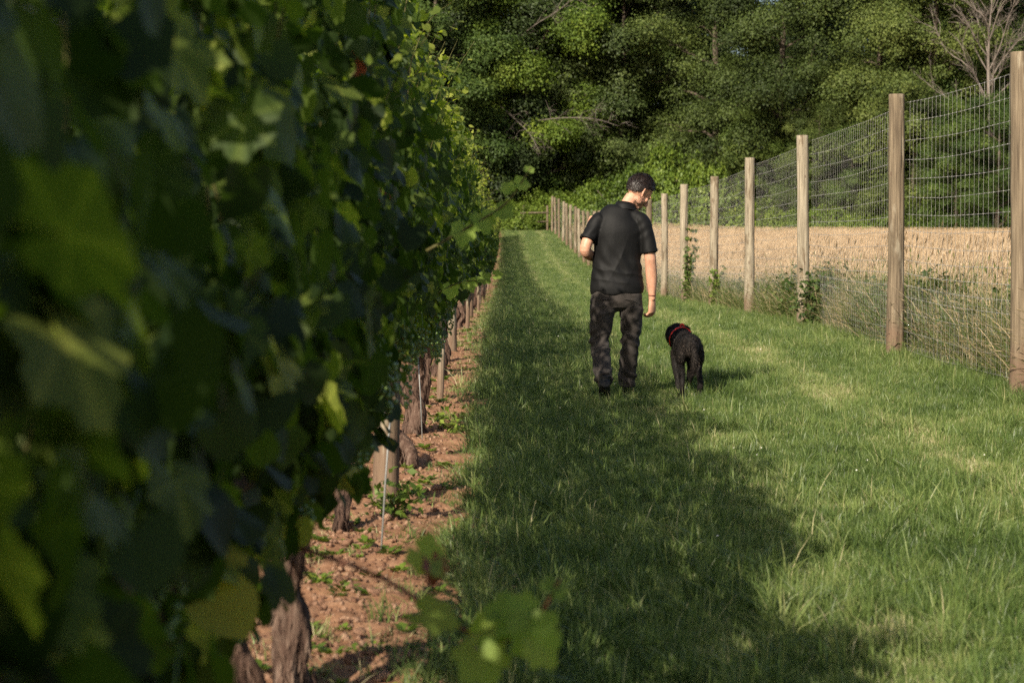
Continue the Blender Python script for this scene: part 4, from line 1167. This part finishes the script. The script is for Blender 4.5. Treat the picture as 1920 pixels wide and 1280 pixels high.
leafy_plant("bush_plant", 1, .72, .40, 20, .075, M["tree_green"], "dark green leafy bush growing at the foot of the third tall post", (4.30, 27.6, gz1(4.3, 27.6)))
leafy_plant("climbing_plant", 2, 1.75, .2, 9, .085, M["tree_green"], "green creeper climbing up the sixth tall fence post behind the man's arm", (4.36, 46.5, gz1(4.3, 46.5)), True)
leafy_plant("climbing_plant", 3, .95, .35, 9, .085, M["shrub"], "small light green creeper at the fifth tall post", (4.45, 41.4, gz1(4.4, 41.4)), True)
leafy_plant("weed_plant", 4, .13, .12, 12, .042, M["shrub"], "clump of green leafy weeds at the foot of the thick wooden vine post", (-.50, 9.2, .02))
leafy_plant("weed_plant", 5, .10, .12, 9, .04, M["shrub"], "small weed tuft on the soil before the bulging vine trunk", (-.35, 13.2, .02))

#@@PART3@@
# ------------------------------------------------------------------ the walking man
MX, MY = 0.908, 16.0
man = empty("person", (MX, MY, gz1(MX, MY)))
tag(man, "man in black polo shirt and grey trousers walking away, head turned down towards the dog", "person")

HEADC = Vector((.178, .068, 1.660))
HR = Euler((math.radians(-30), math.radians(13), math.radians(-56)), 'XYZ')
# order: tilt down about x first, lean to the side, then turn to the right
HM = Matrix.Rotation(math.radians(-60), 3, 'Z') @ Matrix.Rotation(math.radians(-42), 3, 'X') @ Matrix.Rotation(math.radians(6), 3, 'Y')
HMn = np.array(HM)
HS = 1.12
def hp(P): return np.asarray(P, float) * HS @ HMn.T + np.array(HEADC)
def hadd(g, VF): g.add(hp(VF[0]), VF[1])

g = Geo()
# trunk and legs under the clothes
V, F = tube([(0, 0, .80), (0, 0, .95), (.005, .0, 1.12), (.012, .01, 1.30), (.02, .01, 1.43), (.04, .015, 1.50), (.06, .025, 1.55)],
            [(.15, .10), (.155, .105), (.14, .095), (.165, .105), (.16, .095), (.10, .075), (.06, .06)], 20, 4); g.add(V, F)
V, F = tube([(.055, .02, 1.50), (.085, .035, 1.56), (.125, .055, 1.62)], [.062, .056, .056], 14, 3); g.add(V, F)
LEG_L = [(-.10, .0, .88), (-.115, -.01, .66), (-.125, .0, .46), (-.12, -.14, .26), (-.112, -.27, .13)]
LEG_R = [(.10, .0, .88), (.118, .06, .66), (.118, .12, .46), (.108, .19, .26), (.098, .25, .10)]
for LG in (LEG_L, LEG_R):
    V, F = tube(LG, [.085, .075, .055, .055, .04], 14, 4); g.add(V, F)
# arms
ARM_R = [(.195, .0, 1.445), (.228, -.02, 1.33), (.262, -.03, 1.15), (.268, -.025, 1.10), (.279, .01, .97), (.285, .035, .845), (.287, .045, .80)]
V, F = tube(ARM_R, [(.05, .055), (.05, .056), (.047, .052), (.046, .050), (.046, .047), (.031, .035), (.029, .036)], 16, 4); g.add(V, F)
ARM_L = [(-.175, .0, 1.445), (-.215, -.05, 1.33), (-.258, -.085, 1.215), (-.25, -.06, 1.165)]
V, F = tube(ARM_L, [.052, .05, .045, .04], 16, 4); g.add(V, F)
V, F = tube([(-.257, -.08, 1.20), (-.235, .0, 1.165), (-.19, .10, 1.14), (-.13, .19, 1.12)], [.043, .045, .040, .028], 16, 4, ref=(0, 0, 1)); g.add(V, F)
def hand(g0, wrist, down, palm_n, thumb_dir, curl, k_=1.18):
    g = Geo()
    """palm, four fingers and a thumb; down = finger direction, palm_n = direction the palm faces, thumb_dir = across the palm to the thumb"""
    w = np.array(wrist, float); d = norm(down); pn = norm(np.array(palm_n) - d * np.dot(palm_n, d)); sd = norm(np.array(thumb_dir) - d * np.dot(thumb_dir, d) - pn * np.dot(thumb_dir, pn))
    V, F = tube([w - d * .01, w + d * .03, w + d * .075, w + d * .095], [(.026, .020), (.034, .019), (.040, .017), (.038, .014)], 14, 3, ref=sd); g.add(V, F)
    for k, (off, L_) in enumerate(((.030, .078), (.0105, .086), (-.0095, .080), (-.028, .062))):
        b = w + d * .088 + sd * off; a = curl * (1 + .12 * k)
        pts = [b - d * .012]; ang = .15
        for sgm, q in ((.45, .35), (.32, .75), (.25, .7)):
            ang += a * q; pts.append(pts[-1] + (d * math.cos(ang) + pn * math.sin(ang)) * L_ * sgm + sd * off * .06)
        V, F = tube(pts, [.0098, .0092, .0086, .0068], 9, 3, ref=sd); g.add(V, F)
    b = w + d * .03 + sd * .026
    V, F = tube([b - sd * .012, b + d * .028 + sd * .016 + pn * .010, b + d * .055 + sd * .014 + pn * .024, b + d * .076 + sd * .006 + pn * .034], [.0145, .0125, .0105, .0085], 9, 3, ref=pn); g.add(V, F)
    V, F, _ = g.arrays(); g0.add(w + (V - w) * k_, F)
hand(g, (.287, .045, .80), (.0, .10, -1), (-.8, .6, 0), (.45, 1, .0), .72)
hand(g, (-.13, .19, 1.12), (.75, .6, -.05), (.3, -.3, .9), (-.3, .5, .6), 1.3)
# head, built facing +y, then turned
hadd(g, ellipsoid((0, -.008, .028), (.076, .097, .092), None, 28, 18))
hadd(g, ellipsoid((0, .030, -.035), (.058, .058, .075), None, 24, 14))
hadd(g, ellipsoid((0, .058, -.082), (.034, .030, .026), None, 16, 10))
hadd(g, tube([(0, .088, .012), (0, .104, -.012), (0, .112, -.030), (0, .098, -.040)], [.008, .011, .0135, .010], 10, 3))
for s in (-1, 1):
    hadd(g, ellipsoid((s * .030, .078, .020), (.024, .014, .009), None, 12, 8))
    hadd(g, ellipsoid((s * .038, .060, -.018), (.026, .024, .024), None, 12, 8))
    hadd(g, ellipsoid((s * .050, .018, -.062), (.016, .036, .022), None, 12, 8))
    hadd(g, tube([(s * .076, .006, -.036), (s * .080, -.002, -.020), (s * .087, -.014, .004), (s * .089, -.018, .018), (s * .082, -.006, .028), (s * .077, .006, .018)], [.007, .006, .0055, .005, .005, .004], 8, 3))
    hadd(g, ellipsoid((s * .078, -.006, .000), (.007, .013, .024), None, 12, 8))
hadd(g, ellipsoid((0, .090, -.058), (.022, .008, .0055), None, 12, 8)); hadd(g, ellipsoid((0, .087, -.068), (.019, .009, .006), None, 12, 8))
body = blob(g, .0042, 3, .30)
body.materials.append(M["skin"])
link("body", body, man)

# face details
for s in (-1, 1):
    V, F = ellipsoid((0, 0, 0), (.0115, .0115, .0115), None, 12, 8); o = link("eye", Geo().add(V, F).mesh("eye", M["eye"], True), man); o.location = Vector(hp([(s * .030, .077, .006)])[0])
r = np.random.default_rng(77)
# hair: a shell over the skull plus tufts
def skull(nu, nv, grow):
    V, F = ellipsoid((0, 0, 0), (1, 1, 1), None, nu, nv)
    return V, V * (np.array([.076, .097, .092]) + grow) + [0, -.008, .028], F
def hairy(d):
    y, z = d[:, 1], d[:, 2]
    zmin = np.interp(y, [-1, -.55, -.15, .1, .35, .62, .8], [-.62, -.72, -.42, .10, .22, .55, .75])
    return z > zmin
D, V, F = skull(48, 30, .011)
hm = hairy(D)
Fq = [f[hm[f].all(1)] for f in F]
V = V + D * (.004 * noise3(D, 5, 4, 2))[:, None]
gh = Geo(); gh.add(hp(V), Fq, .3)
D2, V2, _ = skull(96, 64, .008)
hm2 = hairy(D2)
fl = lambda p, n: np.stack([.3 * n[:, 0], .25 * n[:, 1] - .35 * np.ones(len(p)) * (n[:, 1] < .3) + .8 * (n[:, 1] > .3), -1.0 * (n[:, 2] < .7) - .1], -1)
SV, SF, ST_ = strands(V2, D2, 5200, lambda p: np.interp(p[:, 2], [-.05, .02, .12], [.010, .018, .030]), .0036, fl, r, .42, hm2, .42, .3)
gh.add(hp(SV), SF, ST_)
link("hair", gh.mesh("hair", M["hair"], False), man)
# beard and brows
D3, V3, _ = skull(8, 6, 0)
bc, bn = get_co(body), get_no(body)
loc = (bc - np.array(HEADC)) @ HMn / HS
bm_ = (loc[:, 2] < -.028) & (loc[:, 2] > -.115) & (loc[:, 1] > -.012) & (np.linalg.norm(loc, axis=1) < .15) & ~((np.abs(loc[:, 0]) < .026) & (loc[:, 2] > -.070) & (loc[:, 1] > .06) & (loc[:, 2] < -.05)) & ~((loc[:, 2] > -.045) & (np.abs(loc[:, 0]) < .045) & (loc[:, 1] > .03))
BV, BF, BT = strands(bc, bn, 1500, .007, .0016, lambda p, n: np.tile([0, 0, -1.0], (len(p), 1)), r, .5, bm_, .4)
link("beard", Geo().add(BV, BF, BT).mesh("beard", M["hair"]), man)
gb = Geo()
for s in (-1, 1):
    V, F = tube(hp([(s * .012, .090, .024), (s * .030, .091, .030), (s * .048, .078, .026)]), [.004, .0045, .0025], 6, 3); gb.add(V, F)
link("eyebrows", gb.mesh("eyebrows", M["hair"], True), man)

# polo shirt
g = Geo()
V, F = tube([(.002, .0, .845), (.0, .0, .90), (-.002, .005, 1.00), (.0, .008, 1.12), (.006, .008, 1.24), (.010, .004, 1.35), (.014, .006, 1.42), (.026, .01, 1.470), (.05, .018, 1.508), (.062, .022, 1.535)],
            [(.212, .145), (.216, .148), (.206, .142), (.194, .136), (.197, .138), (.205, .132), (.190, .118), (.150, .098), (.098, .085), (.078, .076)], 32, 4); g.add(V, F)
V, F = tube([(.10, .0, 1.455), (.19, -.005, 1.425), (.232, -.018, 1.32), (.250, -.026, 1.24), (.259, -.03, 1.175)], [(.055, .07), (.070, .080), (.066, .074), (.064, .072), (.064, .074)], 20, 4); g.add(V, F)
V, F = tube([(-.06, .0, 1.450), (-.145, -.004, 1.425), (-.200, -.040, 1.345), (-.234, -.068, 1.275)], [(.060, .08), (.068, .084), (.066, .074), (.063, .070)], 20, 4); g.add(V, F)
shirt = blob(g, .007, 12)
co, no = get_co(shirt), get_no(shirt)
x_, y_, z_ = co.T
back = np.clip(-no[:, 1], 0, 1)
amp = np.clip((1.42 - z_) / .3, .15, 1)
w1 = np.sin((x_ * 1.0 + z_ * .62) * 62 + 2.2 * noise3(co, 5, 3)) * np.exp(-((z_ - 1.08) / .16) ** 2)
w2 = np.sin((z_ + .25 * x_) * 46 + 2.5 * noise3(co, 6, 8)) * np.exp(-((z_ - .97) / .09) ** 2) * 1.1
w3 = np.sin(x_ * 42 + 1.8 * noise3(co, 4, 6)) * np.exp(-((z_ - 1.22) / .2) ** 2) * .6
w4 = np.sin((x_ * .7 - z_) * 70) * np.exp(-((np.abs(x_) - .2) / .05) ** 2) * np.exp(-((z_ - 1.34) / .08) ** 2)
rid = lambda q: 1 - 2 * np.abs(np.sin(q)) ** .8
w5 = rid((x_ * .8 - z_ * .55) * 24 + 1.2 * noise3(co, 4, 31)) * np.exp(-((x_ - .03) / .12) ** 2) * np.exp(-((z_ - 1.15) / .2) ** 2) + rid((x_ * .25 + z_) * 30 + 1.5 * noise3(co, 5, 32)) * np.exp(-((z_ - 1.0) / .09) ** 2) * .8
co = co + no * (.0045 * w5 * amp + .0032 * amp * (w1 + .55 * w2 + w3) + .003 * w4 + .0035 * noise3(co, 11, 12, 2))[:, None]
hem = z_ < .87
co[hem, 2] += .006 * np.sin(x_[hem] * 30)
set_co(shirt, co); shirt.materials.append(M["shirt"])
link("polo_shirt", shirt, man)
# collar band, standing round the neck
gcol = Geo()
a = np.linspace(0, 2 * np.pi, 30)
ring = []
for q, (rr_, zz, out) in enumerate(((.078, 1.500, 0), (.072, 1.535, 0), (.068, 1.562, 0), (.074, 1.566, 0), (.084, 1.535, 0), (.094, 1.508, 0))):
    ring.append(np.stack([.066 + rr_ * np.cos(a) * 1.02, .020 + rr_ * .92 * np.sin(a), zz + .012 * -np.cos(a) * 1.0 - .018 * np.sin(a) - .0 * a], -1))
V = np.vstack(ring); n_ = len(a); i_ = np.arange(5)[:, None] * n_; j = np.arange(n_ - 1)[None]
F = np.stack([i_ + j, i_ + j + 1, i_ + n_ + j + 1, i_ + n_ + j], -1).reshape(-1, 4)
link("shirt_collar", Geo().add(V, F).mesh("shirt_collar", M["shirt"], True), man)
# sleeve hems
for P_, rr_, ax in (((.2595, -.030, 1.178), (.0665, .0765), (.07, -.03, -.5)), ((-.241, -.071, 1.277), (.0655, .0725), (-.2, -.18, -.5))):
    ax = norm(ax); P_ = np.array(P_)
    V, F = tube([P_ - ax * .022, P_ - ax * .01, P_ + ax * .002], [rr_, tuple(q * 1.01 for q in rr_), rr_], 24, 0, caps=False); link("sleeve_hem", Geo().add(V, F).mesh("sleeve_hem", M["shirt"], True), man)

# trousers
g = Geo()
V, F = tube([(.0, .0, .93), (.0, .0, .86), (.0, .0, .78), (.0, .0, .735)], [(.190, .128), (.200, .135), (.200, .130), (.15, .10)], 28, 4); g.add(V, F)
V, F = tube([(-.098, .0, .86), (-.112, -.005, .72), (-.128, -.002, .58), (-.136, .0, .46), (-.128, -.10, .32), (-.118, -.22, .20), (-.112, -.262, .165)],
            [(.105, .120), (.102, .112), (.090, .096), (.080, .088), (.078, .086), (.076, .084), (.074, .086)], 22, 4); g.add(V, F)
V, F = tube([(.098, .0, .86), (.114, .035, .72), (.122, .08, .58), (.118, .11, .46), (.108, .17, .30), (.098, .22, .17), (.093, .24, .095)],
            [(.105, .120), (.100, .112), (.088, .096), (.079, .088), (.076, .086), (.074, .086), (.074, .092)], 22, 4); g.add(V, F)
tr_ = blob(g, .007, 4)
co, no = get_co(tr_), get_no(tr_)
x_, y_, z_ = co.T
sx = np.sign(x_)
f4 = (1 - 2 * np.abs(np.sin((z_ + .5 * x_ * sx) * 36 + 2 * noise3(co, 5, 41))) ** .8) * (np.exp(-((z_ - .46) / .1) ** 2) + np.exp(-((z_ - .17) / .1) ** 2) + .5 * np.exp(-((z_ - .72) / .07) ** 2))
f1 = np.sin((z_ * 1.0 + .45 * np.abs(x_)) * 85 + 3 * noise3(co, 6, 3)) * (np.exp(-((z_ - .44) / .09) ** 2) + .9 * np.exp(-((z_ - .16) / .09) ** 2) + .45 * np.exp(-((z_ - .70) / .07) ** 2))
f2 = np.sin((z_ - .9 * np.abs(x_)) * 48 + 2.5 * noise3(co, 5, 5)) * np.exp(-((z_ - .64) / .12) ** 2) * .9
f3 = np.sin(x_ * 55 + 2 * noise3(co, 5, 7)) * .45
co = co + no * (  .0085 * f4 + .0045 * (f1 + f2 + f3) + .004 * noise3(co, 12, 22, 2))[:, None]
set_co(tr_, co); tr_.materials.append(M["trousers"])
link("trousers", tr_, man)
# seat seam and back pockets
for xx in (-.09, .09):
    u = np.linspace(-1, 1, 7); pts = [(xx + .052 * q, -.139 + .012 * abs(q) + .004, .800 + .004 * (1 - q * q)) for q in u]
    V, F = tube(pts, [.0028] * 7, 5); link("pocket_welt", Geo().add(V, F).mesh("pocket_welt", M["trousers"], True), man)
# boots
def boot(side, ank, heel, ball, toe, up):
    g = Geo()
    V, F = tube([ank + np.array([0, 0, .06]), ank, (ank + heel) / 2 + up * .01], [(.046, .052), (.045, .055), (.042, .05)], 16, 3); g.add(V, F)
    V, F = tube([heel, (heel * .6 + ball * .4) + up * .02, ball + up * .005, toe], [(.040, .040), (.044, .044), (.050, .036), (.036, .024)], 16, 4, ref=(1, 0, 0)); g.add(V, F)
    b = blob(g, .006, 4); b.materials.append(M["boot"]); o = link("boot", b, man)
    g = Geo(); V, F = tube([heel - up * .034, (heel + ball) / 2 - up * .034, ball - up * .032, toe - up * .024], [(.036, .010), (.036, .009), (.048, .010), (.034, .008)], 16, 4); g.add(V, F)
    link("sole", g.mesh("sole", M["sole"], True), o)
up = norm([0, -.62, .78]); 
boot(-1, np.array([-.112, -.285, .150]), np.array([-.112, -.350, .150]), np.array([-.112, -.235, .055]), np.array([-.115, -.165, .050]), up)
boot(1, np.array([.095, .25, .10]), np.array([.095, .21, .045]), np.array([.10, .37, .045]), np.array([.105, .45, .042]), np.array([0, 0, 1.0]))
# bracelet
V, F = tube([(.286 + .031 * math.cos(q), .036 + .036 * math.sin(q), .832 + .003 * math.sin(q)) for q in np.linspace(0, 6.283, 22)], [.003] * 22, 6, caps=False, ref=(0, 0, 1))
link("bracelet", Geo().add(V, F).mesh("bracelet", plain("bracelet", (.12, .03, .02), .6), True), man)

# ------------------------------------------------------------------ the dog
DX, DY = 1.505, 16.05
dog = empty("dog", (DX, DY, gz1(DX, DY)), math.radians(1))
tag(dog, "shaggy black dog with a red collar walking away beside the man", "dog")
g = Geo()
V, F = tube([(0, -.10, .400), (0, -.04, .418), (0, .06, .415), (-.002, .20, .400), (-.004, .34, .390), (-.008, .46, .405), (-.016, .54, .425)],
            [(.055, .065), (.082, .092), (.094, .098), (.096, .092), (.102, .116), (.092, .114), (.074, .084)], 20, 4); g.add(V, F)
for s in (-1, 1):
    V, F = tube([(s * .052, -.01, .42), (s * .070, .02, .34), (s * .072, .05, .285), (s * .072, -.02, .205), (s * .072, -.085 if s < 0 else -.06, .130), (s * .070, -.07 if s < 0 else -.04, .055), (s * .068, -.06 if s < 0 else -.03, .02)],
                [(.046, .080), (.044, .078), (.033, .054), (.026, .036), (.024, .031), (.021, .024), (.025, .028)], 14, 4); g.add(V, F)
    yb = -.05 if s < 0 else -.02
    V, F = tube([(s * .068, yb - .02, .022), (s * .068, yb + .035, .022), (s * .068, yb + .07, .016)], [(.028, .022), (.032, .022), (.022, .014)], 12, 3); g.add(V, F)
    for t_ in (-.018, -.006, .006, .018):
        V, F = ellipsoid((s * .068 + t_, yb + .075 - abs(t_) * .5, .014), (.008, .014, .011), None, 8, 6); g.add(V, F)
    fo = .06 * s
    V, F = tube([(s * .065 - .005, .42, .36), (s * .066 - .005, .40, .25), (s * .058 - .005, .40 + fo, .16), (s * .055 - .005, .41 + fo * 1.6, .07), (s * .055 - .005, .42 + fo * 1.7, .02)], [(.05, .075), (.042, .052), (.032, .036), (.026, .027), (.028, .032)], 12, 4); g.add(V, F)
    V, F = tube([(s * .055 - .005, .41 + fo * 1.7, .022), (s * .055 - .005, .48 + fo * 1.7, .018)], [(.028, .022), (.024, .015)], 12, 3); g.add(V, F)
# neck, head, muzzle, ears: head low and turned to the left
V, F = tube([(-.010, .46, .42), (-.030, .54, .455), (-.055, .62, .475)], [.105, .085, .075], 16, 3); g.add(V, F)
hr = Matrix.Rotation(math.radians(14), 3, 'Z') @ Matrix.Rotation(math.radians(-25), 3, 'X')
hn = np.array(hr); hc = np.array([-.036, .69, .492])
def dp(VF): return np.asarray(VF[0]) @ hn.T + hc, VF[1]
V, F = dp(ellipsoid((0, 0, 0), (.078, .092, .076))); g.add(V, F)
V, F = dp(tube([(0, .05, -.012), (0, .12, -.025), (0, .17, -.03)], [(.045, .05), (.036, .038), (.028, .028)], 14, 3)); g.add(V, F)
V, F = dp(ellipsoid((0, .175, -.018), (.018, .014, .014))); g.add(V, F)
for s in (-1, 1):
    V, F = dp(tube([(s * .055, -.02, .045), (s * .085, -.02, .02), (s * .098, -.01, -.03), (s * .09, .0, -.075)], [(.030, .012), (.036, .013), (.034, .012), (.018, .008)], 12, 3, ref=(0, 1, 0))); g.add(V, F)
# tail hanging down
TAIL = [(.005, -.12, .45), (.01, -.175, .42), (.014, -.195, .35), (.012, -.19, .27), (.010, -.185, .22)]
V, F = tube(TAIL, [.030, .026, .024, .022, .012], 10, 4); g.add(V, F)
db = blob(g, .0065, 3); 
co, no = get_co(db), get_no(db)
co = co + no * (.005 * noise3(co * [1, 1, .5], 20, 5, 2))[:, None]; set_co(db, co); db.materials.append(M["fur"])
dbo = link("body", db, dog)
r = np.random.default_rng(31)
co, no = get_co(db), get_no(db)
dfl = lambda p, n: np.stack([.25 * np.sin(p[:, 2] * 40 + p[:, 0] * 30), -.6 * np.ones(len(p)), -.9 - .4 * (np.abs(p[:, 0]) > .07)], -1)
dln = lambda p: np.where(p[:, 1] < -.13, .050, np.where(p[:, 2] < .26, .009, np.where(p[:, 2] < .34, .020, .027)))
SV, SF, ST_ = strands(co, no, 24000, dln, .0034, dfl, r, .22, None, .24, .25)
tag(link("fur", Geo().add(SV, SF, ST_).mesh("fur", M["fur_strand"]), dog), kind="stuff")
# collar: flat red band around the neck
cc = np.array([-.026, .525, .452]); axn = norm([-.35, .92, .28]); u = norm(np.cross(axn, (0, 0, 1))); v = np.cross(u, axn)
ring = []
for off, rr_ in ((-.008, .099), (-.008, .105), (.008, .102), (.008, .096), (-.008, .099)):
    ring.append(np.array([cc + axn * off + rr_ * (u * math.cos(q) + v * math.sin(q)) for q in np.linspace(0, 2 * math.pi, 32)]))
V = np.vstack(ring); i_ = np.arange(4)[:, None] * 32; j = np.arange(31)[None]
F = np.stack([i_ + j, i_ + j + 1, i_ + 32 + j + 1, i_ + 32 + j], -1).reshape(-1, 4)
co_ = link("dog_collar", Geo().add(V, F).mesh("dog_collar", M["collar"], True), dog)
V, F = tube([cc + .112 * v + u * .02, cc + .125 * v + u * .0, cc + .112 * v - u * .02], [.007, .009, .007], 8, 3); link("buckle", Geo().add(V, F).mesh("buckle", M["collar"], True), co_)
